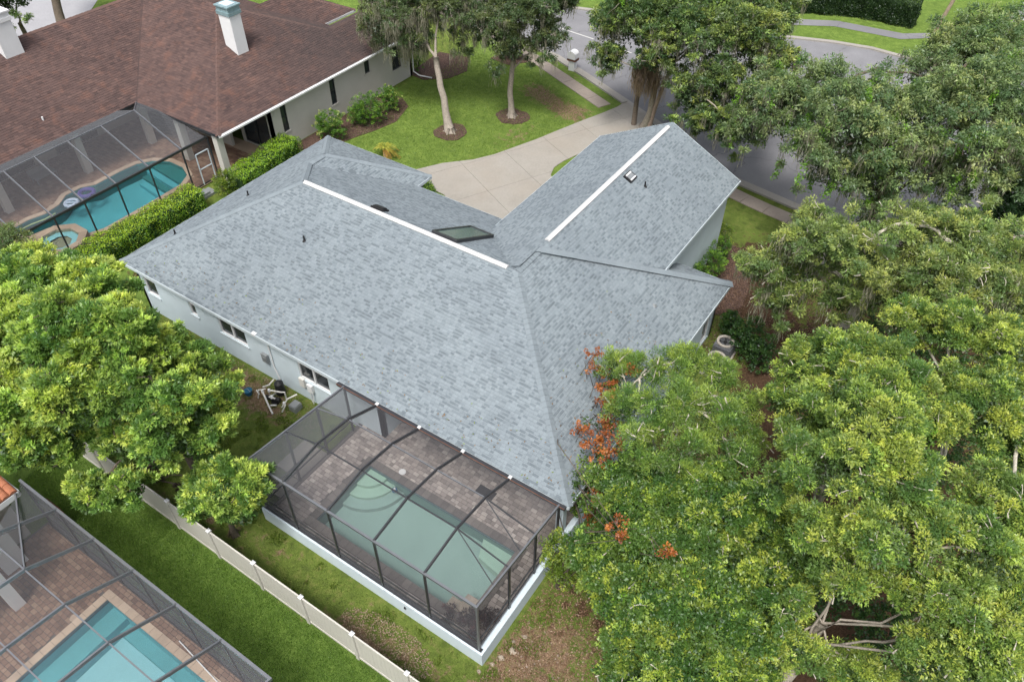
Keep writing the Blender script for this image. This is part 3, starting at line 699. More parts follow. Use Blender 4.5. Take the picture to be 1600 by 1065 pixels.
v2 = MB(); roof_slab(v2, 8, -6.02, 15.35, .30, .24, .0, .10); vv = v2.build('roof_vent', M['black'], house); v3 = MB(); roof_slab(v3, 8, -6.02, 15.35, .22, .035, .10, .14, (0, .15)); roof_slab(v3, 8, -6.02, 15.35, .22, .035, .10, .14, (0, -.15)); v3.build('vent_lip', M['white'], vv); v4 = MB(); roof_slab(v4, 8, -6.02, 15.35, .22, .11, .10, .125); v4.build('vent_hood', M['steel'], vv)
for i, x, y in ((0, -16.28, 4.19), (3, -23.27, 2.3), (3, -22.1, 6.0), (8, -5.3, 15.6)):
    q_ = on_plane(i, x, y); mb = MB(); mb.cyl(q_.x, q_.y, q_.z - .02, q_.z + .26, .04, 10); mb.cyl(q_.x, q_.y, q_.z - .03, q_.z + .05, .11, 12, .05); mb.build('vent_pipe', M['black'], house)
for i, x, y in ((1, -1.9, 10.2),):
    q_ = on_plane(i, x, y); mb = MB(); mb.cyl(q_.x, q_.y, q_.z - .03, q_.z + .06, .12, 12, .05); mb.build('roof_flashing', M['steel'], house)
# wall fittings
ft = MB(); ft.box(-15.95, .20, 1.15, -15.60, .345, 1.62); ft.box(-15.90, .17, 1.2, -15.65, .20, 1.5); ft.build('meter_box', M['steel'], house)
ft = MB(); ft.tube([(-15.35, .30, 2.9), (-15.35, .30, 1.0), (-15.2, .30, .4), (-15.15, .30, .05)], .032, 8); ft.build('conduit', M['white'], house)
ft = MB(); ft.box(-13.72, .22, .85, -13.42, .345, 1.35); ft.build('timer_box', M['pvc'], house)
ft = MB(); ft.box(-13.25, .20, .78, -12.95, .345, 1.22); ft.tube([(-13.2, .27, .8), (-13.2, .27, .05)], .02, 6); ft.tube([(-13.0, .27, .8), (-13.05, .2, .1)], .02, 6); ft.build('control_box', M['white'], house)
ft = MB(); ft.box(-15.78, -.06, Ev - .05, -15.55, .10, Ev + .06); ft.build('eave_light', M['white'], house)

# ================================================================== screen enclosures
def bar(parent, name, a, b, m, wd=.05, ht=.10):
    mb = MB(); mb.beam(a, b, wd, ht); return mb.build(name, m, parent)
def panel(parent, pts, m, label=None):
    mb = MB(); mb.poly(pts); return mb.build('screen_panel', m, parent, label=label)

cage = thing('pool_enclosure', 'dark mansard screen enclosure over the milky green pool, bottom centre', 'pool enclosure', (-5.3, -2.5, .35))
U = [-10.35, -8.6, -6.5, -4.45, -2.35, -.30]; V0, V1, V2, V3 = -.14, -1.65, -3.25, -5.02
ZB = .78
kn = [(V0, 3.12), (V1, 3.75), (V2, 3.95), (V3, 3.65)]
endz = lambda v: 3.12 + .53 * (V0 - v) / (V0 - V3)
zs_ = lambda i: [endz(v) if i in (0, 5) else z for v, z in kn]
for i in range(1, 5):
    for k in range(3): bar(cage, 'roof_beam', (U[i], kn[k][0], kn[k][1]), (U[i], kn[k + 1][0], kn[k + 1][1]), M['bronze'], .055, .13)
for i in (0, 5): bar(cage, 'end_beam', (U[i], V0, 3.12), (U[i], V3, 3.65), M['greybar'], .06, .12)
bar(cage, 'eave_beam', (U[0] - .03, V3 - .001, 3.645), (U[5] + .03, V3 - .001, 3.645), M['greybar'], .075, .10)
bar(cage, 'gutter', (U[0] - .35, V0 + .01, 3.10), (-.05, V0 + .01, 3.10), M['bronze'], .15, .12)
bar(cage, 'gutter_edge', (U[0] - .35, V0 - .075, 3.165), (-.05, V0 - .075, 3.165), M['rail'], .02, .02)
for i in range(5):
    for k in (1, 2):
        a, b = zs_(i)[k], zs_(i + 1)[k]; bar(cage, 'purlin', (U[i], kn[k][0], a - .02), (U[i + 1], kn[k][0], b - .02), M['bronze'] if k == 2 or i > 3 else M['greybar'], .04, .05)
    for k in range(3):
        a, b = zs_(i), zs_(i + 1)
        panel(cage, [(U[i], kn[k][0], a[k]), (U[i + 1], kn[k][0], b[k]), (U[i + 1], kn[k + 1][0], b[k + 1]), (U[i], kn[k + 1][0], a[k + 1])], M['screen'] if i == 0 else M['screen_soft'])
    if i < 5: panel(cage, [(U[i], V3, ZB), (U[i + 1], V3, ZB), (U[i + 1], V3, 3.6), (U[i], V3, 3.6)], M['screen_soft'])
    for z in (1.05, 1.42): bar(cage, 'chair_rail', (U[i] + .03, V3, z), (U[i + 1] - .03, V3, z), M['bronze'], .04, .05)
for i in range(6): bar(cage, 'post', (U[i], V3, ZB), (U[i], V3, 3.60), M['bronze'] if i not in (0, 5) else M['greybar'], .07, .07)
for i in (0, 5):
    vs = [V0, V1, V2, V3]
    for k in range(3):
        za, zb_ = endz(vs[k]), endz(vs[k + 1]); z0 = ZB if i == 5 else ZB - .35
        panel(cage, [(U[i], vs[k], z0), (U[i], vs[k + 1], z0), (U[i], vs[k + 1], zb_ - .05), (U[i], vs[k], za - .05)], M['screen'] if i == 0 else M['screen_soft'])
        for z in (1.05, 1.42): bar(cage, 'chair_rail', (U[i], vs[k] - .03, z), (U[i], vs[k + 1] + .03, z), M['bronze'], .04, .05)
    for v in vs[:3]: bar(cage, 'post', (U[i], v, z0), (U[i], v, endz(v) - .05), M['bronze'], .06, .09)
bar(cage, 'brace', (U[4], V1, 3.70), (U[5], -2.55, endz(-2.55)), M['bronze'], .03, .04)
bar(cage, 'brace', (U[4], V2, 3.90), (U[5], -4.1, endz(-4.1)), M['bronze'], .03, .04)
for i in range(1, 5):
    b_ = MB(); b_.box(U[i] - .06, V0 - .07, 3.17, U[i] + .06, V0 + .06, 3.22); b_.build('bracket', M['white'], cage)
kw = MB(); kw.box(-10.45, V3 - .12, 0, -.12, V3 + .10, ZB - .02); kw.box(-.34, V3 + .10, 0, -.12, 3.4, ZB - .02); kw.build('knee_wall', M['wall'], cage)
kc = MB(); kc.box(-10.47, V3 - .05, ZB - .02, -.20, V3 + .08, ZB + .008); kc.build('sill_plate', M['bronze'], cage)
kc = MB(); kc.box(-10.45, V3 + .10, 0, -10.28, .33, .37); kc.build('side_footing', M['coping_dark'], cage)
fl = MB(); fl.box(-3.4, V3 - .145, .42, -3.35, V3 - .12, .56); fl.cyl(-3.375, V3 - .16, .54, .60, .035, 8); fl.build('hose_tap', M['black'], cage)

# deck and pool
PU0, PV0, PU1, PV1 = POOL; CW = .32
deck = thing('pool_deck', None, None, (-5.3, -1, 0)); tag(deck, kind='structure')
d_ = MB(); outer = [(-10.28, -4.92), (-.34, -4.92), (-.34, 3.55), (-10.28, 3.55)]; hole = [(PU0, PV0), (PU1, PV0), (PU1, PV1), (PU0, PV1)]
d_.sheet(outer, [hole], .33)
for i in range(4):
    a, b = hole[i], hole[(i + 1) % 4]; d_.poly([(*a, .33), (*b, .33), (*b, .20), (*a, .20)])
d_.build('mortar_bed', M['coping_dark'], deck)
paving(deck, M['paver'], (-10.26, -4.90, -.36, 3.52), [inrect(POOL, CW)], .335, .26, .17, 290, 5)
pool = thing('swimming_pool', 'rectangular pool with milky green water and corner steps under the middle enclosure', 'swimming pool', (-5, -2.6, .3))
q = random.Random(2)
def coping(parent, rect, cw, z, m, step, z1):
    u0, v0, u1, v1 = rect; k = 0
    for (x0, y0, x1, y1, ax) in ((u0 - cw, v0 - cw, u1 + cw, v0 + .03, 0), (u0 - cw, v1 - .03, u1 + cw, v1 + cw, 0), (u0 - cw, v0 + .03, u0 + .03, v1 - .03, 1), (u1 - .03, v0 + .03, u1 + cw, v1 - .03, 1)):
        n = max(1, round(((x1 - x0) if ax == 0 else (y1 - y0)) / step))
        for i in range(n):
            if ax == 0: a, b, c, d = x0 + (x1 - x0) * i / n, y0, x0 + (x1 - x0) * (i + 1) / n, y1
            else: a, b, c, d = x0, y0 + (y1 - y0) * i / n, x1, y0 + (y1 - y0) * (i + 1) / n
            mb = MB(); mb.box(a + .005, b + .005, z, c - .005, d - .005, z1, min(1, max(0, q.gauss(.5, .25)))); mb.build('coping_stone', m, parent)
coping(pool, POOL, CW, .335, M['coping_dark'], .3, .375)
def basin(parent, rect, depth, mf, mw, top):
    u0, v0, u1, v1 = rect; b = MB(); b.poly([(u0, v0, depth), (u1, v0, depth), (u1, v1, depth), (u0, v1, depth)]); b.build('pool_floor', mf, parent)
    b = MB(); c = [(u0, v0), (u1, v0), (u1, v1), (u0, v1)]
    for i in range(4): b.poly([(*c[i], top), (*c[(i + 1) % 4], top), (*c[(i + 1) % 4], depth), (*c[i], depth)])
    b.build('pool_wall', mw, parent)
    b = MB(); t_ = .004
    for (x0, y0, x1, y1) in ((u0 + t_, v0 + t_, u1 - t_, v0 + t_ + .012), (u0 + t_, v1 - t_ - .012, u1 - t_, v1 - t_), (u0 + t_, v0 + .02, u0 + t_ + .012, v1 - .02), (u1 - t_ - .012, v0 + .02, u1 - t_, v1 - .02)): b.box(x0, y0, top - .17, x1, y1, top - .003)
    b.build('tile_band', M['tileband'], parent)
M['tileband'] = simple('dark_blue_pool_tile', (.07, .12, .15), .3, .4, 9, 30, .001)
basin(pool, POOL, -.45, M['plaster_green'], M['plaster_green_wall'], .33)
def quarter(cx, cy, r, a0, a1, n=14): return [(cx, cy)] + [(cx + r * math.cos(a0 + (a1 - a0) * k / n), cy + r * math.sin(a0 + (a1 - a0) * k / n)) for k in range(n + 1)]
for r, z in ((1.75, -.24), (1.3, -.10), (.85, .06)):
    s_ = MB(); s_.prism(quarter(PU0 + .001, PV1 - .001, r, -math.pi / 2, 0), -.44, z); s_.build('step', M['plaster_step'] if r < 1 else (M['plaster_green'] if r > 1.5 else M['plaster_step']), pool)
s_ = MB(); s_.prism([(PU1 - 1.5, PV1 - .001), (PU1 - 1.2, PV1 - .75), (PU1 - .001, PV1 - .95), (PU1 - .001, PV1 - .001)], -.44, -.12); s_.build('ledge', M['plaster_step'], pool)
w_ = MB(); w_.poly([(PU0, PV0, .21), (PU1, PV0, .21), (PU1, PV1, .21), (PU0, PV1, .21)]); w_.build('water', M['water'], pool)
w_ = MB(); w_.box(PU1 - .9, PV0 + .001, -.4, PU1 - .001, PV0 + .42, .36); w_.box(PU1 - .5, PV0 + .42, -.4, PU1 - .001, PV0 + .8, .34); w_.build('planter_ledge', M['rock'], pool)
def disc(name, label, cat, x, y, z, r, m, hgt=.02):
    t = thing(name, label, cat, (x, y, z)); b = MB(); b.cyl(x, y, z, z + hgt, r, 20, r * .94); b.build('lid', m, t); b = MB(); b.cyl(x, y, z + hgt, z + hgt + .008, r * .25, 12); b.build('knob', m, t)
disc('skimmer_lid', 'round white skimmer lid set in the pavers beside the green pool steps', 'lid', -7.28, -.62, .355, .15, M['white'])
t = thing('chlorine_floater', 'small blue round floater drifting by the green pool steps', 'pool floater', (-7.05, -1.4, .2))
b = MB(); b.cyl(-7.05, -1.4, .17, .27, .12, 16, .10); b.build('float_ring', M['bluep'], t); b = MB(); b.cyl(-7.05, -1.4, .27, .34, .05, 12, .03); b.build('cap', M['white'], t)
b = MB(); b.box(-4.3, .25, .357, -3.5, .65, .372); tag(b.build('doormat', M['black']), 'dark doormat on the pavers just under the lanai eave', 'doormat')
b = MB(); b.box(-11.95, -3.1, 0, -10.62, -1.5, .09); b.box(-11.2, -4.15, 0, -10.6, -3.15, .08); tag(b.build('concrete_pad', M['orangetin'], kind=None), 'pale concrete pad on the grass beside the left side of the middle enclosure', 'concrete pad')
# pale rocks along the footing
for k, (x, y, s) in enumerate(((.25, -4.55, .22), (.12, -4.9, .16), (.42, -4.15, .26), (.3, -3.85, .14), (-.1, -5.35, .15), (.5, -3.5, .18))):
    b = MB(); n = 9; q2 = random.Random(k); s *= .6
    b.add([(x + s * q2.uniform(.75, 1.1) * math.cos(6.283 * j / n) * (1 if l == 0 else .55), y + s * q2.uniform(.6, .9) * math.sin(6.283 * j / n) * (1 if l == 0 else .55), 0 if l == 0 else s * .45) for l in (0, 1) for j in range(n)], [(j, (j + 1) % n, n + (j + 1) % n, n + j) for j in range(n)] + [tuple(range(n, 2 * n))])
    tag(b.build('rock', M['rock']), ['pale rock third from the corner of the knee wall, midway along the row', 'small pale rock nearest the corner of the knee wall', 'largest pale rock in the leaf litter beside the knee wall', 'small pale rock just behind the largest one by the knee wall', 'small pale rock at the very corner, in front of the knee wall', 'pale rock farthest up the leaf litter, near the yellow-green shrub'][k], 'rock', 'pale rocks by the knee wall corner')

# ================================================================== vinyl fence
fence = thing('vinyl_fence', 'long low beige vinyl panel fence running diagonally between the back yards', 'fence', (-12, -7.24, 0))
fu0, fd, fh = -10.595, 2.287, 1.75
for k in range(-12, 10):
    u = fu0 + fd * k; b = MB(); b.box(u - .065, -7.305, 0, u + .065, -7.175, fh + .02); po = b.build('post', M['fence'], fence)
    b = MB(); b.box(u - .075, -7.315, fh + .022, u + .075, -7.165, fh + .05); b.add([(u - .075, -7.315, fh + .05), (u + .075, -7.315, fh + .05), (u + .075, -7.165, fh + .05), (u - .075, -7.165, fh + .05), (u, -7.24, fh + .10)], [(0, 1, 4), (1, 2, 4), (2, 3, 4), (3, 0, 4)]); b.build('post_cap', M['white'], po)
    if k < 9:
        b = MB(); b.box(u + .066, -7.265, fh - .09, u + fd - .066, -7.215, fh - .01); b.build('rail', M['fence'], fence)
        b = MB(); b.box(u + .066, -7.265, .06, u + fd - .066, -7.215, .18); b.build('rail', M['fence'], fence)
        nb = 12; wb = (fd - .134) / nb
        for j in range(nb):
            if k < -7: continue
            b = MB(); x0 = u + .067 + wb * j; b.box(x0 + .003, -7.249, .18, x0 + wb - .003, -7.231, fh - .09); b.build('board', M['fence'], fence)
        if k < -7: b = MB(); b.box(u + .067, -7.249, .18, u + fd - .067, -7.231, fh - .09); b.build('board', M['fence'], fence)

# ================================================================== brown-roofed neighbour
nb_ = thing('house', 'sprawling cream house under a mottled brown shingle roof with two white chimneys, upper left', 'house', (-37, 14, 0))
E1, P1 = 3.3, .45
zA = lambda x: E1 + P1 * (-29.8 - x)
pn = [
    mkplane([(-29.8, 10.4), (-29.8, 22.9), (-32.7, 22.9), (-37.5, 18.1)], (-29.8, 0), E1, (-1, 0), P1),
    mkplane([(-29.8, 22.9), (-29.8, 28.9), (-32.7, 26.0), (-32.7, 22.9)], (-29.8, 0), E1, (-1, 0), P1),
    mkplane([(-37.2, 10.4), (-29.8, 10.4), (-37.5, 18.1), (-44.9, 18.1)], (0, 10.4), E1, (0, 1), P1),
    mkplane([(-37.2, -7), (-37.2, 10.4), (-44.2, 17.4), (-44.2, -7)], (-37.2, 0), E1, (-1, 0), P1),
    mkplane([(-44.2, -7), (-44.2, 18.1), (-51.2, 25.1), (-51.2, -7)], (-51.2, 0), E1, (1, 0), P1),
    mkplane([(-51.2, 25.8), (-44.2, 18.1), (-37.5, 18.1), (-32.7, 22.9), (-34.6, 25.8)], (0, 25.8), E1, (0, -1), P1),
    mkplane([(-36.1, 24.3), (-36.1, 29.1), (-39.5, 25.7), (-39.5, 22.0)], (-36.1, 0), E1, (-1, 0), P1),
    mkplane([(-36.1, 29.1), (-39.5, 25.7), (-42.9, 29.1)], (0, 29.1), E1, (0, -1), P1),
    mkplane([(-29.8, 28.9), (-32.7, 26.0), (-35.6, 28.9)], (0, 28.9), E1, (0, -1), P1),
    mkplane([(-32.7, 22.9), (-32.7, 26.0), (-35.6, 28.9), (-35.6, 25.5)], (-35.6, 0), E1, (1, 0), P1),
]
deckm = MB()
for pl in pn: deckm.poly([(x, y, pl.z(x, y)) for x, y in pl.pts]); deckm.poly([(x, y, pl.z(x, y) - .10) for x, y in reversed(pl.pts)])
nroof = deckm.build('roof', M['brown'], nb_)
def tn_brown(q, s, t, pi):
    a = .5 + .5 * math.sin(s * .45 + 2.1 * math.sin(t * .8) + pi)
    return min(1, max(0, q.gauss(.40 + .12 * a, .19)))
shingle_roof(nroof, pn, M['brown'], .17, .16, .42, 0, 21, thick=(.008, .022), tones=tn_brown, split=False)
for a, b in (((-29.8, 10.4, 3.3), (-37.5, 18.1, 6.765)), ((-32.7, 22.9, 4.605), (-37.5, 18.1, 6.765)), ((-29.8, 28.9, 3.3), (-32.7, 26, 4.605)), ((-36.1, 29.1, 3.3), (-39.5, 25.7, 4.83)), ((-32.7, 26, 4.605), (-32.7, 22.9, 4.605)), ((-44.2, 17.6, 6.45), (-44.2, -6.8, 6.45)), ((-37.5, 18.1, 6.765), (-44.2, 18.1, 6.6))):
    ridge_caps(nroof, a, b, M['brown'], wd=.36, step=.40, drop=.08, tone=1.0)
vl = MB(); vl.beam((-37.2, 10.4, 3.31), (-44.4, 17.6, 6.56), .16, .03); vl.build('valley_flashing', M['brown'], nroof)
fas = MB()
fascia((-29.8, 10.4), (-29.8, 28.9), E1, (1, 0)); fascia((-36.1, 24.8), (-36.1, 29.1), E1, (1, 0)); fascia((-36.1, 29.1), (-42.9, 29.1), E1, (0, 1)); fas.build('fascia', M['white'], nb_)
fas = MB(); fascia((-37.2, 10.4), (-29.8, 10.4), E1, (0, -1)); fascia((-37.2, 10.4), (-37.2, -7), E1, (1, 0)); fas.build('dark_fascia', M['bronze'], nb_)
gt = MB(); gt.box(-29.77, 10.5, E1 - .13, -29.66, 28.9, E1 - .03); gt.tube([(-29.7, 28.6, E1 - .1), (-30.1, 28.3, 2.9), (-30.12, 28.25, .3), (-29.6, 28.25, .12), (-28.6, 28.5, .08)], .05, 8); gt.build('gutter', M['white'], nb_)
so_ = MB(); so_.sheet([(-29.8, 10.4), (-29.8, 28.9), (-35.5, 28.9), (-35.5, 25.6), (-51, 25.6), (-51, -7), (-37.2, -7), (-37.2, 10.4)], z=E1 - .16); so_.build('soffit', M['white'], nb_)
WN = ((-30.2, 14.5), (0, 1), (1, 0)); nh = [(.95, 1.42, 1.1, 2.95), (5.35, 5.85, 1.1, 2.95), (8.8, 9.3, 1.95, 2.8), (11.6, 12.55, 1.1, 2.75)]
add_wall(nb_, 'side_wall', M['cream'], *WN, 13.7, 0, E1 - .15, nh)
for a, b, c, d in nh: window(nb_, *WN, a, b, c, d, rail=.5 if d - c > 1 else 0, m=M['bronze'], sill=True, sillmat=M['cream'])
add_wall(nb_, 'side_wall', M['cream'], (-33.3, 14.5), (1, 0), (0, -1), 3.1, 0, E1 - .15, [(.3, 2.8, .1, 2.5)]); window(nb_, (-33.3, 14.5), (1, 0), (0, -1), .3, 2.8, .12, 2.5, cols=2, rail=0, m=M['bronze'], sill=False, name='sliding_door')
add_wall(nb_, 'front_wall', M['cream'], (-30.2, 28.2), (-1, 0), (0, 1), 5.2, 0, E1 - .15)
add_wall(nb_, 'lanai_wall', M['cream'], (-41.6, -6.5), (0, 1), (1, 0), 20.0, 0, E1 - .15, [(3, 6.5, .1, 2.4), (8.5, 11.5, .1, 2.4), (13, 16, .1, 2.4)])
for a, b in ((3, 6.5), (8.5, 11.5), (13, 16)): window(nb_, (-41.6, -6.5), (0, 1), (1, 0), a, b, .12, 2.4, cols=3, rail=0, m=M['bronze'], sill=False, name='sliding_door')
add_wall(nb_, 'lanai_wall', M['cream'], (-41.6, 13.5), (1, 0), (0, -1), 8.4, 0, E1 - .15, [(1, 4, .1, 2.4), (5, 7.5, .1, 2.4)])
for a, b in ((1, 4), (5, 7.5)): window(nb_, (-41.6, 13.5), (1, 0), (0, -1), a, b, .12, 2.4, cols=2, rail=0, m=M['bronze'], sill=False, name='sliding_door')
for x, y, s in ((-38.2, 6.4, .42), (-37.9, 10.9, .42), (-34.2, 10.9, .42), (-38.2, 1.2, .42), (-30.5, 10.75, .42), (-38.2, -3.8, .42)):
    b = MB(); b.box(x - s / 2, y - s / 2, 0, x + s / 2, y + s / 2, E1 - .165); b.build('column', M['cream'], nb_)
for (x0, y0, x1, y1, zb, zt_, side) in ((-34.7, 16.0, -33.7, 16.85, 4.8, 7.45, 0), (-44.1, 6.7, -43.05, 7.85, 5.6, 7.9, 1)):
    b = MB(); b.box(x0, y0, zb, x1, y1, zt_); ch = b.build('chimney', M['white'], nb_, label='white chimney with blue-grey cap' if side == 0 else 'white chimney with pale cap at the picture edge')
    b = MB(); b.box(x0 - .07, y0 - .07, zt_ + .01, x1 + .07, y1 + .07, zt_ + .22); b.box(x0 - .03, y0 - .03, zt_ + .22, x1 + .03, y1 + .03, zt_ + .5)
    b.box(x0 - .10, y0 - .10, zt_ + .50, x1 + .10, y1 + .10, zt_ + .58); b.build('chimney_cap', M['patina'] if side == 0 else M['white'], ch)
    b = MB(); b.box(x0 + .12, y0 + .12, zt_ + .582, x1 - .12, y1 - .12, zt_ + .62); b.build('flue_cover', M['trim'], ch)
b = MB(); x, y = -38.6, 5.3; b.cyl(x, y, zA(0) * 0 + pn[3].z(x, y) - .02, pn[3].z(x, y) + .2, .05, 8); b.build('vent_pipe', M['white'], nb_)

# its pool, deck, spa and enclosure
ndk = thing('pool_deck', None, None, (-35, 5, 0)); tag(ndk, kind='structure')
wp = [(-36.43, .2), (-36.5, 1.3), (-36.25, 2.2), (-36.45, 3.2), (-37.0, 4.0), (-37.0, 5.0), (-36.55, 5.7), (-36.6, 7.4), (-36.5, 8.6), (-36.0, 9.4), (-35.05, 9.95), (-33.8, 9.95), (-32.8, 9.5), (-32.3, 8.6), (-32.2, 6), (-32.2, 3.2), (-32.5, 2.45), (-33.3, 2.55), (-34.2, 2.3), (-34.8, 1.5), (-35.0, .4)]
def grow(poly, d):
    n = len(poly); out = []
    sgn = 1 if sum(poly[i][0] * poly[(i + 1) % n][1] - poly[(i + 1) % n][0] * poly[i][1] for i in range(n)) > 0 else -1
    for i in range(n):
        a, b, c = Vector(poly[i - 1]), Vector(poly[i]), Vector(poly[(i + 1) % n]); t = ((b - a).normalized() + (c - b).normalized()).normalized(); nn = Vector((t.y, -t.x)) * sgn
        p = b + nn * d; out.append((p.x, p.y))
    return out
d_ = MB(); d_.sheet([(-41.5, -6), (-31.05, -6), (-31.05, 10.75), (-30.4, 10.75), (-30.4, 14.4), (-41.5, 14.4)], [wp], .08); d_.build('deck_bed', M['coping_tan'], ndk)
cp = grow(wp, .33); ip = inpoly(cp)
paving(ndk, M['paver_red'], (-41.5, -4, -31.1, 13.4), [ip, lambda x, y: math.dist((x, y), (-32.95, 1.0)) < 1.62], .085, .34, .24, 0, 6)
n2 = len(wp)
npool = thing('swimming_pool', 'curved turquoise pool beside the bright clipped hedge, behind the brown-roofed house', 'swimming pool', (-34.5, 5.5, 0))
for i in range(n2):
    a, b, c, d = wp[i], wp[(i + 1) % n2], cp[(i + 1) % n2], cp[i]; s_ = MB(); q4 = [a, b, c, d]
    if sum(q4[k][0] * q4[(k + 1) % 4][1] - q4[(k + 1) % 4][0] * q4[k][1] for k in range(4)) < 0: q4.reverse()
    s_.prism(q4, .085, .13, .5 + .3 * math.sin(i * 2.3)); s_.build('coping_stone', M['coping_tan'], npool)
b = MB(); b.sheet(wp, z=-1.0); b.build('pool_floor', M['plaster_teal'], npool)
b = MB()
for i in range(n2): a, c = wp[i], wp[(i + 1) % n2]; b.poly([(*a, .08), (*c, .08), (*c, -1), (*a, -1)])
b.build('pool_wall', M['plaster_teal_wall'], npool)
b = MB(); b.sheet(wp, z=0.0); b.build('water', M['water'], npool)
for k in range(4):
    b = MB(); b.prism([(-36.1 + .1 * k, 9.2 - .42 * k), (-32.4 + .05 * k, 8.8 - .42 * k), (-32.7, 9.5), (-33.8, 9.93), (-35.0, 9.93), (-35.9, 9.4)], -.98, -.12 - .2 * k); b.build('step', M['plaster_teal'] if k % 2 else M['plaster_teal_wall'], npool)
spa = thing('hot_tub', 'raised octagonal spa with tan stone rim beside the turquoise pool', 'hot tub', (-32.95, 1.0, .1)); sc = (-32.95, 1.0)
oct_ = lambda r, o=.39: [(sc[0] + r * math.cos(o + k * math.pi / 4), sc[1] + r * math.sin(o + k * math.pi / 4)) for k in range(8)]
oi, oo = oct_(1.05), oct_(1.5)
for k in range(8):
    b = MB(); b.prism([oi[k], oo[k], oo[(k + 1) % 8], oi[(k + 1) % 8]], .0, .40, .35 + .3 * (k % 2)); b.build('rim_stone', M['coping_tan'], spa)
b = MB(); b.prism(oct_(1.06), .02, .06); b.build('spa_floor', M['plaster_pale'], spa); b = MB(); b.prism(oct_(1.05), .06, .16); hb2 = oct_(.6)
b = MB(); b.sheet(oct_(1.055), [hb2], .18); b.build('bench', M['plaster_pale'], spa); b = MB(); b.sheet(oct_(1.05), z=.32); b.build('water', M['water'], spa)
nc = thing('pool_enclosure', 'large screen enclosure attached under the brown roof over the turquoise pool', 'pool enclosure', (-34, 4, 0))
fx, fz, rx, rz = -31.1, 2.8, -35.1, 4.0; VS = [-5.8, -3.6, -1.4, .55, 2.3, 4.3, 6.4, 8.65]
for k, v in enumerate(VS):
    bar(nc, 'roof_beam', (fx, v, fz), (rx, v + .25, rz), M['greybar'], .06, .12); bar(nc, 'post', (fx, v, .1), (fx, v, fz - .05), M['bronze'], .07, .07)
    bar(nc, 'roof_strut', (rx, v + .25, rz), (-37.15, v + .3, 3.35), M['greybar'], .03, .04)
    if k < len(VS) - 1:
        v2 = VS[k + 1]
        panel(nc, [(fx, v, fz), (fx, v2, fz), (rx, v2 + .25, rz), (rx, v + .25, rz)], M['screen_soft']); panel(nc, [(rx, v + .25, rz), (rx, v2 + .25, rz), (-37.15, v2 + .3, 3.35), (-37.15, v + .3, 3.35)], M['screen'])
        panel(nc, [(fx, v, .1), (fx, v2, .1), (fx, v2, fz - .05), (fx, v, fz - .05)], M['screen_soft'])
bar(nc, 'eave_beam', (fx, -5.8, fz), (fx, 10.5, fz), M['bronze'], .09, .14); bar(nc, 'ridge_beam', (rx, -5.8, rz), (rx, 8.95, rz), M['greybar'], .06, .08)
bar(nc, 'bottom_rail', (fx, -5.8, .14), (fx, 10.5, .14), M['bronze'], .06, .06); bar(nc, 'hip_beam', (rx, 8.9, rz), (-37.15, 10.35, 3.35), M['greybar'], .05, .08)
bar(nc, 'post', (fx, 10.5, .1), (fx, 10.5, fz - .05), M['bronze'], .09, .07)
panel(nc, [(fx, 8.65, fz), (fx, 10.4, fz + .02), (rx, 10.4, 3.38), (rx, 8.9, rz)], M['screen']); panel(nc, [(rx, 8.9, rz), (rx, 10.4, 3.38), (-37.15, 10.35, 3.35)], M['screen']); panel(nc, [(fx, 8.65, .1), (fx, 10.5, .1), (fx, 10.5, fz - .05), (fx, 8.65, fz - .05)], M['screen_soft'])
for a, b in (((fx + .01, 9.4, .1), (fx + .01, 9.4, 2.1)), ((fx + .01, 10.3, .1), (fx + .01, 10.3, 2.1)), ((fx + .01, 9.4, 2.1), (fx + .01, 10.3, 2.1)), ((fx + .01, 9.4, 1.1), (fx + .01, 10.3, 1.1))): bar(nc, 'door_frame', a, b, M['trim'], .05, .06)
t = thing('pool_float', 'purple and white inflatable float at the far edge of the turquoise pool', 'pool float', (-36.3, 4.6, .02))
b = MB(); b.tube([(-36.3 + .42 * math.cos(a), 4.9 + .42 * math.sin(a), .06) for a in [k * math.pi / 6 for k in range(13)]], .12, 8, cap=False); b.build('ring', simple('purple_vinyl', (.10, .09, .33), .4), t)
b = MB(); b.tube([(-36.1 + .36 * math.cos(a), 3.75 + .36 * math.sin(a), .06) for a in [k * math.pi / 6 for k in range(13)]], .10, 8, cap=False); b.tube([(-36.4, 3.5, .07), (-35.9, 3.9, .08), (-35.7, 3.3, .07)], .06, 8); b.build('cushion', simple('white_blue_vinyl', (.5, .62, .78), .4), t)
t = thing('pool_hose', 'pale green pool hose curving along the near left side of the turquoise pool', 'hose', (-36, 1, .02)); b = MB(); b.tube([(-36.1, .5, .03), (-36.1, 1.2, .03), (-35.9, 1.9, .03), (-35.95, 2.6, .03)], .035, 8); b.build('hose_tube', simple('lime_plastic', (.45, .62, .30), .4), t)
t = thing('patio_bench', 'low pale bench on the shaded lanai of the brown-roofed house', 'bench', (-39.6, 4.4, .1))
b = MB(); b.box(-40.0, 3.7, .42, -39.3, 5.1, .5); b.build('seat', M['steel'], t); b = MB(); b.box(-40.06, 3.7, .5, -40.0, 5.1, .85); b.build('backrest', M['steel'], t)
for x, y in ((-39.95, 3.75), (-39.95, 5.0), (-39.35, 3.75), (-39.35, 5.0)): b = MB(); b.box(x, y, .1, x + .05, y + .05, .42); b.build('leg', M['steel'], t)
t = thing('lounge_chair', 'white patio chair standing at the hedge end beside the spa', 'chair', (-30.9, -1.2, 0))
b = MB(); b.box(-31.3, -1.6, .35, -30.6, -.9, .42); b.build('seat', M['white'], t); b = MB(); b.beam((-31.3, -1.25, .42), (-31.5, -1.25, .95), .66, .05); b.build('backrest', M['white'], t)
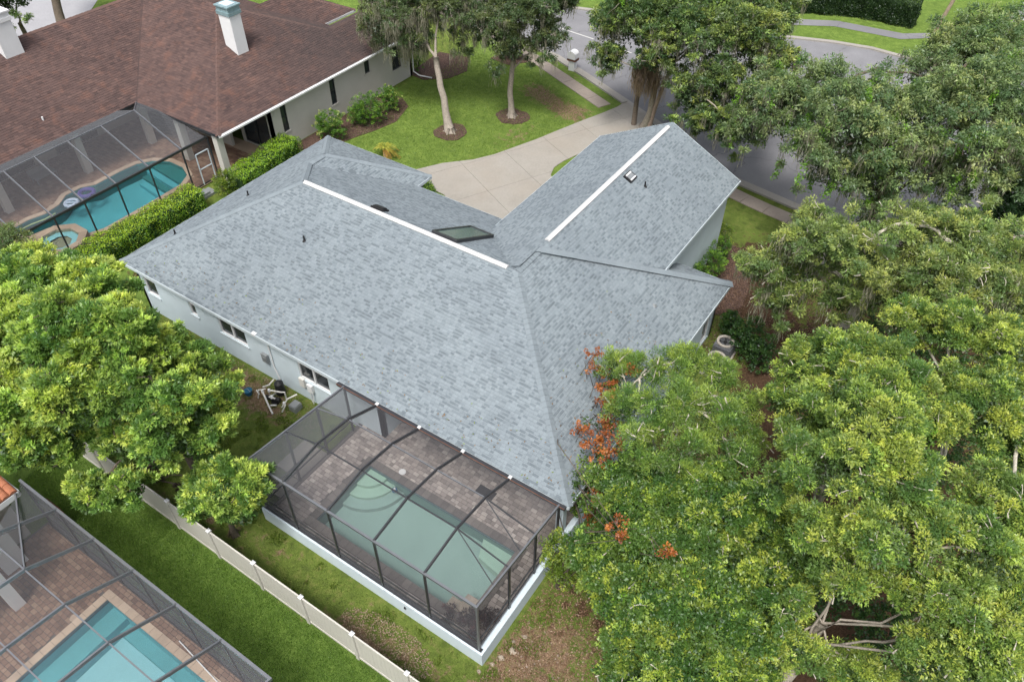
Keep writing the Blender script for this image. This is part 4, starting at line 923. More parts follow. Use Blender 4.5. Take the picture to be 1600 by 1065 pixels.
for x, y in ((-31.28, -1.58), (-31.28, -.97), (-30.67, -1.58), (-30.67, -.97)): b = MB(); b.box(x, y, 0, x + .05, y + .05, .35); b.build('leg', M['white'], t)
for s_ in (-1.62, -.92): b = MB(); b.box(-31.35, s_, .6, -30.65, s_ + .05, .65); b.build('armrest', M['white'], t)
b = MB(); b.box(-30.6, 8.3, 0, -29.9, 9.3, .16); b.box(-30.5, 8.4, .16, -29.95, 8.9, .3); tag(b.build('garden_step', M['steel']), 'grey stone step between the clipped hedge and the variegated shrub', 'step')

# ================================================================== tile-roofed neighbour, lower left corner
n3 = thing('house', 'terracotta tile roof corner and white walls at the lower left picture edge', 'house', (-17, -12, 0))
for x0, x1, y0, y1 in ((-20.5, -16.35, -11.9, -10.3), (-20.5, -14.75, -16, -12.0)):
    b = MB(); b.add([(x0, y0, 3.25 + .35 * (x1 - x0)), (x1, y0, 3.25), (x1, y1, 3.25), (x0, y1, 3.25 + .35 * (x1 - x0))], [(0, 1, 2, 3)]); b.add([(x0, y0, 3.1), (x1, y0, 3.1), (x1, y1, 3.1), (x0, y1, 3.1)], [(3, 2, 1, 0)]); b.build('roof_deck', M['redtile'], n3)
    b = MB(); b.box(x1, y0, 3.02, x1 + .05, y1, 3.25); b.box(x0, y1, 3.02, x1, y1 + .05, 3.25); b.build('fascia', M['white'], n3)
    nyt = int((y1 - y0) / .27)
    for j in range(nyt):
        for i in range(int((x1 - x0) / .38)):
            if i > 7: continue
            xa = x1 + .04 - .38 * i; ya = y1 - .14 - .27 * j; vs = []
            for (xx, dz) in ((xa, .05), (xa - .44, .02)):
                zz = 3.27 + .35 * (x1 - xx) + dz
                for a in range(7): t_ = math.pi * a / 6; vs.append((xx, ya + .135 * math.cos(t_), zz + .10 * math.sin(t_)))
            b = MB(); b.add(vs, [(a, a + 1, 8 + a, 7 + a) for a in range(6)] + [(0, 1, 2, 3, 4, 5, 6)]); b.build('roof_tile', M['redtile'], n3)
b = MB(); b.box(-16.6, -12.1, 0, -16.38, -11.3, 2.7); b.build('column', M['white'], n3); b = MB(); b.box(-15.2, -12.75, 0, -14.85, -12.35, 2.9); b.build('column', M['white'], n3)
b = MB(); b.box(-20, -16, 0, -17.4, -10.6, 3.0); b.build('wall', M['cream'], n3)
bk = thing('brick_wall', 'stub of dark brick wall just outside the lower left enclosure corner', 'wall', (-17, -9.6, 0)); q = random.Random(9)
for r in range(9):
    for k in range(4):
        b = MB(); x = -17.35 + .22 * k + (.11 if r % 2 else 0); b.box(x, -9.62 + q.uniform(-.006, .006), .075 * r * 1.6, x + .21, -9.5, .075 * r * 1.6 + .11); b.build('brick', M['brick'], bk)
dk2 = thing('pool_deck', None, None, (-11, -12, 0)); tag(dk2, kind='structure')
d_ = MB(); d_.sheet([(-17.3, -18.5), (-3.9, -18.5), (-3.9, -9.98), (-17.3, -9.75)], [[(PIT2[0], PIT2[1]), (PIT2[2], PIT2[1]), (PIT2[2], PIT2[3]), (PIT2[0], PIT2[3])]], .06); d_.build('deck_bed', M['coping_dark'], dk2)
paving(dk2, M['paver_red'], (-17.2, -16.0, -4.0, -10.0), [inrect(PIT2, .3)], .065, .25, .16, 290, 8)
p2 = thing('swimming_pool', 'pale turquoise pool with a tan stone rim in the lower left corner', 'swimming pool', (-9, -12, 0)); q = random.Random(4)
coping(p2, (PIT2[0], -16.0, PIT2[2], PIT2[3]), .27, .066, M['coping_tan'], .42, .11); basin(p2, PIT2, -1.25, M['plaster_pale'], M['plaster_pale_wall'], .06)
b = MB(); b.box(PIT2[0] + .001, -18, -1.24, PIT2[0] + .75, PIT2[3] - .001, -.55); b.box(PIT2[0] + .75, PIT2[3] - .45, -1.24, PIT2[2] - .001, PIT2[3] - .001, -.9); b.build('bench', M['plaster_pale_wall'], p2)
b = MB(); b.poly([(PIT2[0], PIT2[1], -.05), (PIT2[2], PIT2[1], -.05), (PIT2[2], PIT2[3], -.05), (PIT2[0], PIT2[3], -.05)]); b.build('water', M['water'], p2)
disc('skimmer_lid', 'round pinkish skimmer lid in red pavers by the pale turquoise pool', 'lid', -12.95, -11.75, .085, .15, M['coping_tan'])
c2 = thing('pool_enclosure', 'dark screen enclosure over the pale turquoise pool in the lower left corner', 'pool enclosure', (-11, -12, 0))
U2 = [-16.9, -14.73, -12.62, -10.54, -8.42, -6.34, -4.25]; ev, kv, kv2 = -9.95, -12.0, -13.75
for k, u in enumerate(U2):
    if k > 0:
        if k < 6:
            bar(c2, 'roof_beam', (u, ev, 3.0), (u, kv, 4.0), M['greybar'], .06, .13); bar(c2, 'roof_beam', (u, kv, 4.0), (u, kv2, 4.25), M['greybar'], .06, .13); bar(c2, 'roof_beam', (u, kv2, 4.25), (u, -17, 4.3), M['greybar'], .06, .13)
    bar(c2, 'post', (u, ev, .08), (u, ev, 2.95), M['bronze'], .07, .07)
    if k < 6:
        u2 = U2[k + 1]
        for (va, za), (vb, zb_) in (((ev, 3.0), (kv, 4.0)), ((kv, 4.0), (kv2, 4.25)), ((kv2, 4.25), (-17, 4.3))):
            if k == 0: continue
            if k == 5: za2, zb2 = 3.0 + .04 * (ev - va), 3.0 + .04 * (ev - vb)
            else: za2, zb2 = za, zb_
            panel(c2, [(u, va, za), (u2, va, za2), (u2, vb, zb2), (u, vb, zb_)], M['screen_soft'])
            if va != ev: bar(c2, 'purlin', (u, va, za - .02), (u2, va, za2 - .02), M['greybar'], .045, .06)
        panel(c2, [(u, ev, .1), (u2, ev, .1), (u2, ev, 2.95), (u, ev, 2.95)], M['screen'])
        for z in (.95, 2.0): bar(c2, 'chair_rail', (u + .03, ev, z), (u2 - .03, ev, z), M['bronze'], .04, .05)
        bar(c2, 'cable', (u + .03, ev + .01, 2.9), (u2 - .03, ev + .01, .2), M['bronze'], .012, .012)
bar(c2, 'eave_beam', (-16.95, ev, 3.0), (-4.2, ev, 3.0), M['greybar'], .09, .12); bar(c2, 'bottom_rail', (-16.9, ev, .12), (-4.2, ev, .12), M['bronze'], .06, .08)
bar(c2, 'end_beam', (-4.25, ev, 3.0), (-4.25, -17, 3.25), M['greybar'], .07, .12)
panel(c2, [(-16.9, ev, 3.0), (U2[1], ev, 3.0), (U2[1], kv, 4.0), (-14.9, kv, 3.6), (-16.3, -10.35, 3.2)], M['screen']); bar(c2, 'roof_beam', (-16.3, -10.4, 3.25), (U2[2], kv, 4.0), M['greybar'], .05, .08); bar(c2, 'roof_beam', (-14.6, -12, 3.95), (U2[2], kv, 4.0), M['greybar'], .05, .1)
for v in (-11.5, -13, -14.5): bar(c2, 'post', (-4.25, v, .08), (-4.25, v, 3.0), M['bronze'], .07, .07)
for (a, b) in ((ev, -11.5), (-11.5, -13), (-13, -14.5)): panel(c2, [(-4.25, a, .1), (-4.25, b, .1), (-4.25, b, 3.0), (-4.25, a, 3.0)], M['screen'])
t = thing('pool_pole', 'thin white pole lying on red pavers beside the pale turquoise pool', 'pole', (-8.2, -10.2, .1)); b = MB(); b.tube([(-9.2, -10.25, .12), (-6.2, -10.55, .12)], .022, 8); b.build('shaft', M['white'], t); b = MB(); b.tube([(-6.25, -10.75, .12), (-6.2, -10.35, .12)], .04, 8); b.build('pole_head', M['bluep'], t)

# ================================================================== equipment and street things
pe = thing('pool_equipment', 'tangle of white pipes with a black pump by the pale blue wall', 'pool equipment', (-14.7, -.5, 0))
def pipe(pts, r=.03, m='pvc', name='pipe'): b = MB(); b.tube(pts, r, 8); return b.build(name, M[m], pe)
pipe([(-15.0, -.55, .02), (-15.0, -.55, .5), (-14.45, -.35, .5), (-14.3, -.25, .5), (-14.3, -.25, .05)], .035)
pipe([(-15.5, -.45, .3), (-15.15, -.35, .55), (-15.05, -.1, .75)], .035); pipe([(-15.15, -.75, .42), (-14.55, -1.05, .3), (-14.1, -1.25, .12)], .04); pipe([(-14.45, -.85, .1), (-14.35, -1.05, .35), (-14.1, -.95, .42)], .035)
pipe([(-14.05, -.75, .12), (-13.9, -.45, .5), (-13.65, -.1, .62)], .035); pipe([(-15.4, -.9, .05), (-15.35, -.8, .5), (-15.1, -.6, .55)], .03); pipe([(-14.9, -.3, .1), (-14.75, -.75, .38), (-14.45, -.7, .4)], .035)
pipe([(-15.75, -.55, .05), (-15.6, -.75, .28), (-15.3, -.85, .3)], .03); pipe([(-13.9, -.9, .05), (-13.8, -.7, .4)], .03)
for x, y, z in ((-14.95, -.55, .5), (-14.62, -.72, .42), (-14.0, -.62, .3), (-15.2, -.72, .45)): b = MB(); b.cyl(x, y, z - .05, z + .07, .07, 10, .05); b.build('valve', M['white'], pe)
b = MB(); b.cyl(-14.75, -.12, .08, .72, .22, 18, .2); b.cyl(-14.75, -.12, .72, .84, .2, 18, .06); b.build('filter_tank', M['black'], pe)
b = MB(); b.tube([(-15.0, -.75, .22), (-14.35, -.55, .22)], .11, 12); b.box(-14.7, -.8, .02, -14.4, -.5, .12); b.build('pump', M['black'], pe)
b = MB(); b.box(-13.75, -.62, 0, -13.35, -.2, .30); b.box(-13.72, -.6, .30, -13.38, -.22, .36); b.build('transformer_box', M['steel'], pe)
t = thing('bucket', 'small dark blue tub on the grass left of the pool pipes', 'bucket', (-15.95, -.95, 0)); b = MB(); b.cyl(-15.95, -.95, 0, .26, .15, 16, .19); b.build('tub', M['bluep'], t); b = MB(); b.tube([(-16.13, -.95, .25), (-15.95, -.95, .36), (-15.77, -.95, .25)], .012, 6); b.build('handle', M['metal'], t)

def ac_unit(x, y, label):
    t = thing('air_conditioner', label, 'air conditioner', (x, y, 0), 'air conditioners beside the right wall'); s = .40
    b = MB(); b.box(x - .5, y - .5, 0, x + .5, y + .5, .07); b.build('pad', M['orangetin'], t)
    b = MB()
    for k in range(4):
        a, c = ((-s, -s), (s, -s), (s, s), (-s, s))[k], ((s, -s), (s, s), (-s, s), (-s, -s))[k]
        for z in np.arange(.1, .82, .06):
            n_ = Vector(((a[0] + c[0]) / 2, (a[1] + c[1]) / 2, 0)).normalized()
            b.beam((x + a[0], y + a[1], z), (x + c[0], y + c[1], z), .05, .03)
    b.box(x - s + .03, y - s + .03, .07, x + s - .03, y + s - .03, .84); b.build('louvred_case', M['greybar'], t)
    b = MB(); n = 24
    for r0, r1, z0, z1 in ((.30, .41, .86, .93),):
        vs = [(x + r * math.cos(6.2832 * k / n), y + r * math.sin(6.2832 * k / n), z) for r, z in ((r1, z0), (r1, z1), (r0, z1), (r0, z0)) for k in range(n)]
        b.add(vs, [(l * n + k, l * n + (k + 1) % n, ((l + 1) % 4) * n + (k + 1) % n, ((l + 1) % 4) * n + k) for l in range(4) for k in range(n)])
    b.build('top_ring', M['orangetin'], t)
    b = MB()
    for r in (.08, .16, .24): b.tube([(x + r * math.cos(6.2832 * k / 20), y + r * math.sin(6.2832 * k / 20), .90) for k in range(21)], .006, 4, cap=False)
    for k in range(6): a = math.pi * k / 6; b.tube([(x - .3 * math.cos(a), y - .3 * math.sin(a), .905), (x + .3 * math.cos(a), y + .3 * math.sin(a), .905)], .006, 4)
    b.build('fan_guard', M['black'], t)
    b = MB(); b.cyl(x, y, .845, .87, .09, 14)
    for k in range(4):
        a = k * math.pi / 2 + .3; ca, sa = math.cos(a), math.sin(a); b.poly([(x + .08 * ca, y + .08 * sa, .85), (x + .27 * ca - .07 * sa, y + .27 * sa + .07 * ca, .86), (x + .27 * ca + .07 * sa, y + .27 * sa - .07 * ca, .875)])
    b.build('fan', M['black'], t)
ac_unit(.72, 13.25, 'grey air conditioner by the right wall, farther one with fan top exposed'); ac_unit(.80, 12.05, 'grey air conditioner by the right wall, nearer one half under branches')

mbx = thing('mailbox', 'white pillar mailbox with rounded top and dark band between sidewalk and street', 'mailbox', (-20.75, 35.65, 0)); x, y = -20.75, 35.65
b = MB(); b.box(x - .24, y - .22, 0, x + .24, y + .22, .75); b.build('pedestal', M['white'], mbx)
b = MB(); b.box(x - .36, y - .28, .75, x + .36, y + .28, .92); b.build('band', M['brick'], mbx)
b = MB(); n = 10; vs = []
for yy in (y - .3, y + .3): vs += [(x - .33, yy, .92)] + [(x - .33 * math.cos(math.pi * k / n), yy, 1.25 + .25 * math.sin(math.pi * k / n)) for k in range(n + 1)] + [(x + .33, yy, .92)]
m_ = n + 3; b.add(vs, [(k, k + 1, m_ + k + 1, m_ + k) for k in range(m_ - 1)] + [tuple(range(m_)), tuple(range(2 * m_ - 1, m_ - 1, -1))]); b.build('box_body', M['white'], mbx)
b = MB(); b.box(x + .335, y - .2, .98, x + .35, y + .2, 1.32); b.build('door', M['white'], mbx)
t = thing('utility_pole', 'leaning weathered wooden pole on the grass across the street', 'utility pole', (.35, 58.1, 0)); b = MB(); b.tube([(.35, 58.1, -.2), (.9, 58.6, 3.0), (1.6, 59.3, 7.5)], [.16, .14, .11], 10); b.build('shaft', M['wood'], t)
b = MB(); b.beam((.9, 58.9, 6.4), (2.0, 59.4, 6.45), .10, .10); b.build('crossarm', M['wood'], t)
t = thing('post', 'short white post on the bright lawn above the dark street hedge', 'post', (-7.0, 59.5, 0)); b = MB(); b.box(-7.1, 59.4, 0, -6.9, 59.6, 1.1); b.build('shaft', M['white'], t); b = MB(); b.box(-7.16, 59.34, 1.1, -6.84, 59.66, 1.18); b.build('cap', M['white'], t)
t = thing('yard_sign', 'small white yard sign on the grass right of the leaning pole', 'sign', (2.3, 57.6, 0)); b = MB(); b.box(2.3, 57.6, 0, 2.36, 57.66, 1.3); b.box(2.95, 57.6, 0, 3.01, 57.66, 1.3); b.build('stake', M['white'], t); b = MB(); b.box(2.25, 57.58, .6, 3.05, 57.6, 1.2); b.build('board', M['white'], t)

# ================================================================== vegetation
RG = np.random.default_rng(12)
def unit(n, rg, zmin=-1.0):
    v = rg.normal(size=(n, 3)); v /= np.linalg.norm(v, axis=1)[:, None] + 1e-9
    if zmin > -1: b = v[:, 2] < zmin; v[b, 2] *= -1
    return v
def leaf_mesh(name, P, A, Bv, ln, wd, colr, parent, kind='stuff', m=None, tri=False):
    """rhombic leaves: centres P, long axes A, cross axes Bv"""
    n = len(P); ln = np.broadcast_to(ln, (n,))[:, None]; wd = np.broadcast_to(wd, (n,))[:, None]
    O = np.array(ORIG[parent.name]) if parent is not None else np.zeros(3)
    P = P - O
    if tri:
        V = np.empty((n, 3, 3), 'f'); V[:, 0] = P - A * ln * .45 + Bv * wd * .42; V[:, 1] = P + A * ln * .55; V[:, 2] = P - A * ln * .35 - Bv * wd * .58; q_ = 3
    else: q_ = 4; V = np.empty((n, 4, 3), 'f'); V[:, 0] = P - A * ln * .5; V[:, 1] = P + Bv * wd * .5 + A * ln * .06; V[:, 2] = P + A * ln * .5; V[:, 3] = P - Bv * wd * .5 + A * ln * .06
    me = bpy.data.meshes.new(name); me.vertices.add(n * q_); me.vertices.foreach_set('co', V.ravel())
    me.loops.add(n * q_); me.loops.foreach_set('vertex_index', np.arange(n * q_, dtype='i')); me.polygons.add(n); me.polygons.foreach_set('loop_start', np.arange(0, n * q_, q_, dtype='i'))
    me.update(calc_edges=True)
    at = me.attributes.new('leaf', 'FLOAT_COLOR', 'FACE'); at.data.foreach_set('color', np.concatenate([colr, np.ones((n, 1))], 1).astype('f').ravel())
    return link(name, me, m or M['leaf'], parent, kind)
def cross_axes(A, rg, flat=.5):
    n = len(A); up = np.tile([0, 0, 1.], (n, 1)) + rg.normal(size=(n, 3)) * flat; up /= np.linalg.norm(up, axis=1)[:, None]
    B = np.cross(A, up); B /= np.linalg.norm(B, axis=1)[:, None] + 1e-9; return B
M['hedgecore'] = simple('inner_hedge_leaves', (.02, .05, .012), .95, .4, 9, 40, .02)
STY = {   # clumps per r2, leaves per clump, clump radius, leaf length, width, base, light, tip colours, tip share, droop, flatness
    'camphor': dict(cd=30, nl=70, rc=.20, ln=.115, wd=.058, base=(.06, .11, .028), mid=(.18, .262, .055), tip=(.51, .58, .13), ts=.62, droop=-.15, zf=.85),
    'olive':   dict(cd=24, nl=50, rc=.24, ln=.09, wd=.03, base=(.06, .09, .03), mid=(.15, .19, .06), tip=(.27, .28, .10), ts=.35, droop=.2, zf=.8),
    'mossoak': dict(cd=20, nl=46, rc=.24, ln=.12, wd=.055, base=(.045, .065, .03), mid=(.12, .15, .06), tip=(.20, .24, .09), ts=.3, droop=.1, zf=.75),
    'street':  dict(cd=24, nl=52, rc=.24, ln=.12, wd=.055, base=(.04, .07, .025), mid=(.125, .165, .05), tip=(.30, .35, .08), ts=.45, droop=.45, zf=1.0),
    'vineoak': dict(cd=22, nl=48, rc=.25, ln=.115, wd=.05, base=(.06, .09, .04), mid=(.165, .21, .085), tip=(.29, .34, .12), ts=.42, droop=.5, zf=1.05),
    'greyoak': dict(cd=26, nl=56, rc=.22, ln=.095, wd=.042, base=(.07, .10, .035), mid=(.19, .235, .07), tip=(.36, .40, .11), ts=.5, droop=.1, zf=.75),
    'yellow':  dict(cd=32, nl=66, rc=.21, ln=.082, wd=.044, base=(.055, .095, .026), mid=(.17, .238, .052), tip=(.43, .48, .09), ts=.55, droop=.0, zf=.85),
    'feather': dict(cd=34, nl=60, rc=.22, ln=.095, wd=.022, base=(.05, .095, .022), mid=(.16, .235, .045), tip=(.32, .40, .07), ts=.45, droop=-.1, zf=.85),
    'vine':    dict(cd=34, nl=46, rc=.21, ln=.082, wd=.062, base=(.03, .065, .014), mid=(.115, .185, .032), tip=(.36, .42, .06), ts=.35, droop=.3, zf=.9),
    'dark':    dict(cd=24, nl=46, rc=.24, ln=.12, wd=.06, base=(.015, .035, .012), mid=(.035, .07, .022), tip=(.08, .13, .035), ts=.2, droop=.2, zf=.85),
    'shrub':   dict(cd=60, nl=46, rc=.15, ln=.075, wd=.042, base=(.03, .08, .012), mid=(.11, .21, .025), tip=(.26, .40, .04), ts=.4, droop=.1, zf=.85),
    'varieg':  dict(cd=64, nl=46, rc=.14, ln=.09, wd=.045, base=(.04, .10, .015), mid=(.14, .25, .03), tip=(.50, .50, .16), ts=.38, droop=.1, zf=.85),
    'yshrub':  dict(cd=60, nl=46, rc=.16, ln=.09, wd=.04, base=(.05, .09, .012), mid=(.17, .24, .025), tip=(.38, .40, .06), ts=.5, droop=.1, zf=.9),
    'orange':  dict(cd=62, nl=26, rc=.14, ln=.085, wd=.055, base=(.19, .06, .02), mid=(.44, .125, .035), tip=(.58, .22, .045), ts=.45, droop=.3, zf=1.2),
    'darkshrub': dict(cd=60, nl=46, rc=.15, ln=.09, wd=.055, base=(.02, .05, .014), mid=(.05, .11, .02), tip=(.12, .20, .04), ts=.3, droop=.2, zf=.85),
    'purple':  dict(cd=60, nl=40, rc=.12, ln=.11, wd=.03, base=(.022, .012, .014), mid=(.06, .028, .03), tip=(.13, .05, .05), ts=.3, droop=.0, zf=.9),
}
def crown(parent, blobs, style, seed, name='crown', dens=1.0, fill=True, kind='stuff'):
    s = STY[style]; rg = np.random.default_rng(seed); Pc = []; Cen = []; s = dict(s)
    if name == 'crown':      # leaf size and number follow the distance the crown stands at
        far_ = float(np.linalg.norm(np.mean(np.array(blobs)[:, :3], 0) - CAMP)); lod = min(2.0, max(1.0, far_ / 25.0))
        s['cd'] *= 2.7 / lod ** .6; s['nl'] = int(s['nl'] * 1.08 / lod ** .6); s['rc'] *= .98 * lod ** .2; s['ln'] *= 1.0 * lod ** .45; s['wd'] *= 1.06 * lod ** .5
    B = np.array(blobs, float); LB = []; tone_l = []
    zf = np.array([1, 1, s['zf']])
    for b in B:      # boughs: each blob carries a number of smaller leafy lobes with gaps between them
        if name != 'crown': LB.append((*b, *b[:3])); tone_l.append(.5); continue
        ns = int(9 + 9 * b[3]); d = unit(ns, rg, -.25)
        pos = b[:3] + d * (b[3] * rg.uniform(.5, .98, ns))[:, None] * zf; rs = np.maximum(.2, b[3] * rg.uniform(.22, .42, ns))
        for k in range(ns): LB.append((*pos[k], rs[k], *b[:3])); tone_l.append(rg.random())
        if style in ('street', 'vineoak', 'greyoak', 'mossoak', 'vine'):      # drooping sprays under and beside each bough, and ragged upright shoots
            for k in range(int(3 + 3 * b[3])):
                a_ = rg.uniform(0, 6.283); rr_ = b[3] * rg.uniform(.5, 1.05); up_ = rg.random() < .35
                LB.append((b[0] + rr_ * math.cos(a_), b[1] + rr_ * math.sin(a_), b[2] + b[3] * (rg.uniform(.7, 1.15) if up_ else -rg.uniform(.5, 1.3)), b[3] * rg.uniform(.13, .24), *b[:3])); tone_l.append(rg.random() * (1 if up_ else .6))
    Tn = []
    for l, tl in zip(LB, tone_l):
        r_l = l[3]; c0 = np.array(l[:3]); pc = np.array(l[4:7])
        n = max(4, int(s['cd'] * dens * r_l ** 2)); d = unit(n, rg, -.35)
        p = d * (r_l * rg.uniform(.55, 1.1, n))[:, None] * zf + c0
        keep = np.ones(n, bool)
        for c in B: keep &= (np.linalg.norm((p - c[:3]) / zf, axis=1) > c[3] * .42)
        Pc.append(p[keep]); Cen.append(np.tile(c0 if name == 'crown' else pc, (keep.sum(), 1))); Tn.append(np.full(keep.sum(), tl))
    Tn = np.concatenate(Tn)
    Pc = np.concatenate(Pc); Cen = np.concatenate(Cen); n = len(Pc)
    out = Pc - Cen; out /= np.linalg.norm(out, axis=1)[:, None] + 1e-9
    k = s['nl']; dirs = unit(n * k, rg); ci = np.repeat(np.arange(n), k)
    rad = rg.uniform(.25, 1.0, n * k) ** .6 * s['rc'] * np.repeat(rg.uniform(.7, 1.35, n), k)
    P = Pc[ci] + dirs * rad[:, None] * np.array([1, 1, .75])
    A = dirs * .8 + out[ci] * .55 + rg.normal(size=(n * k, 3)) * .35; A[:, 2] -= s['droop']; A /= np.linalg.norm(A, axis=1)[:, None]
    Bx = cross_axes(A, rg, .55)
    # tip colour, new growth on the camphors: leaves facing outward and upward
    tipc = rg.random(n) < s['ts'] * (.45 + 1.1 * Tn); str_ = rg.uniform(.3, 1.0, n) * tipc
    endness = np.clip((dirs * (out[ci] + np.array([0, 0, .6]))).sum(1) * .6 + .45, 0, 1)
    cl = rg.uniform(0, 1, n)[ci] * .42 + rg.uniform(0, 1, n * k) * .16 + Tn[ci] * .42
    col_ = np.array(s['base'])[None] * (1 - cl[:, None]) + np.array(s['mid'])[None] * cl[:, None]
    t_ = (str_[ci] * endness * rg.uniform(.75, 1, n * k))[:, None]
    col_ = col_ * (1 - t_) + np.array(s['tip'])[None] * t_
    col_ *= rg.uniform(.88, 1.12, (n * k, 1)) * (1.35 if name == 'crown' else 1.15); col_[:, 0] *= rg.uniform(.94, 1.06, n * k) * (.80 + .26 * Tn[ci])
    ln = s['ln'] * rg.uniform(.5, 1.5, n * k); wd = s['wd'] * rg.uniform(.6, 1.35, n * k)
    if fill:   # inner leaves in the darker base colour, crown shade put into colour
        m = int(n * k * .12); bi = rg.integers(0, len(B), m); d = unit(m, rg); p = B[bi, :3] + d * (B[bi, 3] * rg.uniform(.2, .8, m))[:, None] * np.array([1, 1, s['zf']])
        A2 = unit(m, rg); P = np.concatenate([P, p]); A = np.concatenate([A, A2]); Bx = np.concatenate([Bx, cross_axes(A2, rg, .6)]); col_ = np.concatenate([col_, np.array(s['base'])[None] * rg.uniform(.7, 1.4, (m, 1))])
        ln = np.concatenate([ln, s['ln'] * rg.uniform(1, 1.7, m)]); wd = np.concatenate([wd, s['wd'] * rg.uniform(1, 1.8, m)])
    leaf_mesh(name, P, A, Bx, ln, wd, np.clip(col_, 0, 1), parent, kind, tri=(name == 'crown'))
    return Pc, Cen
def bend(a, b, n, amp, rg, sag=0):
    a, b = np.array(a, float), np.array(b, float); t = np.linspace(0, 1, n)[:, None]; o = rg.normal(size=3) * amp * np.linalg.norm(b - a)
    p = a + (b - a) * t + o * np.sin(math.pi * t) + rg.normal(size=(n, 3)) * amp * .25 * np.linalg.norm(b - a) * np.sin(math.pi * t); p[:, 2] -= sag * np.sin(math.pi * t[:, 0]); return p
def tree(name, label, cat, base, blobs, style, r0, seed, bark='bark', fork=.5, group=None, moss=0, lean=None, twigs=.25, poke=0, dens=1.0, limbw=.26, vines=0, stems=None, twr=.012, grow_=1.14):
    blobs = [(b[0], b[1], b[2], b[3] * grow_) for b in blobs]
    rg = np.random.default_rng(seed); t = thing(name, label, cat, (base[0], base[1], 0), group)
    B = np.array(blobs); cz = np.average(B[:, :3], axis=0, weights=B[:, 3] ** 2)
    fk = np.array([base[0] + (cz[0] - base[0]) * fork * .55, base[1] + (cz[1] - base[1]) * fork * .55, max(.4, cz[2] * fork)]) if lean is None else np.array(lean)
    pts = bend((base[0], base[1], -.15), fk, 8, .03, rg); rr = np.linspace(1.0, .68, 8) * r0; rr[0] *= 1.5; rr[1] *= 1.15
    mb = MB(); mb.tube(pts, list(rr), 12); 
    for k in range(5):
        a = 6.2832 * k / 5 + seed; mb.tube([(base[0] + r0 * .7 * math.cos(a), base[1] + r0 * .7 * math.sin(a), .35), (base[0] + r0 * 1.5 * math.cos(a), base[1] + r0 * 1.5 * math.sin(a), .06), (base[0] + r0 * 2.3 * math.cos(a), base[1] + r0 * 2.3 * math.sin(a), -.05)], [r0 * .35, r0 * .25, r0 * .08], 6)
    mb.build('trunk', M[bark], t, smooth=True)
    ctr = []
    for i, b in enumerate(B):
        st = pts[-1] if rg.random() < .7 else pts[-2]
        if ctr and rg.random() < .45:
            dists = [np.linalg.norm(c[-1] - b[:3]) for c in ctr]; j = int(np.argmin(dists)); 
            if dists[j] < np.linalg.norm(st - b[:3]): st = ctr[j][4]
        p = bend(st, b[:3] + np.array([0, 0, b[3] * .15]), 7, .07, rg, sag=-.1 * np.linalg.norm(b[:3] - st)); ctr.append(p)
        lb = MB(); lb.tube(p, list(np.linspace(r0 * limbw * (.7 + .3 * b[3]), r0 * .10 + .012, 7)), 7); lb.build('limb', M[bark], t, smooth=True)
    Pc, Cen = crown(t, blobs, style, seed + 1, dens=dens)
    sel = rg.random(len(Pc)) < twigs
    if sel.any():
        tw = MB()
        for p, c in zip(Pc[sel], Cen[sel]):
            q_ = bend(c + rg.normal(size=3) * .15, p + (p - c) * (rg.random() * poke), 4, .08, rg); tw.tube(q_, [twr * 1.7, twr * 1.2, twr * .8, twr * .35], 4, cap=False)
        tw.build('twigs', M['bark_pale' if poke > 0 else bark], t, kind='stuff')
    if moss:
        lowp = Pc[Pc[:, 2] < np.percentile(Pc[:, 2], 60)]; hang(t, lowp, moss, seed, (.30, .285, .225), 1.15)
    if vines:
        n = int(vines); ii = rg.integers(0, len(Pc), n); L_, A_, C_ = [], [], []
        for i in ii:
            m = 90; tt = rg.random(m) ** .8; off = rg.normal(size=3) * .2
            p = Pc[i] + np.array([0, 0, .12]) + np.outer(tt, np.array([off[0], off[1], -rg.uniform(.3, 1.6)])) + rg.normal(size=(m, 3)) * .09; L_.append(p); C_.append(np.outer(rg.uniform(.75, 1.3, m), (.15, .30, .03)))
        P = np.concatenate(L_); A = unit(len(P), rg); A[:, 2] -= .4; A /= np.linalg.norm(A, axis=1)[:, None]
        leaf_mesh('climbing_vine', P, A, cross_axes(A, rg, .6), .12 * rg.uniform(.7, 1.3, len(P)), .085, np.concatenate(C_), t)
    return t, Pc
def hang(t, Pc, amount, seed, colr, length, name='spanish_moss'):
    rg = np.random.default_rng(seed + 9); V, F_ = [], []
    ii = rg.integers(0, len(Pc), int(amount)); mb = MB()
    P, A, C_, W, Ls = [], [], [], [], []
    for i in ii:
        base = Pc[i] + rg.normal(size=3) * .1
        for s in range(rg.integers(9, 18)):
            l = length * rg.uniform(.25, 1.0); st = base + rg.normal(size=3) * np.array([.10, .10, .05]); nseg = 3
            cur = st
            for k in range(nseg):
                d = np.array([rg.normal() * .16, rg.normal() * .16, -1.0]); d /= np.linalg.norm(d); seg = l / nseg
                P.append(cur + d * seg / 2); A.append(d); Ls.append(seg * 1.35); W.append(.05 * (1 - .25 * k) * rg.uniform(.6, 1.2)); C_.append(np.array(colr) * rg.uniform(.65, 1.25)); cur = cur + d * seg
    A = np.array(A); B = np.cross(A, unit(len(A), rg)); B /= np.linalg.norm(B, axis=1)[:, None] + 1e-9
    leaf_mesh(name, np.array(P), A, B, np.array(Ls), np.array(W), np.array(C_), t)

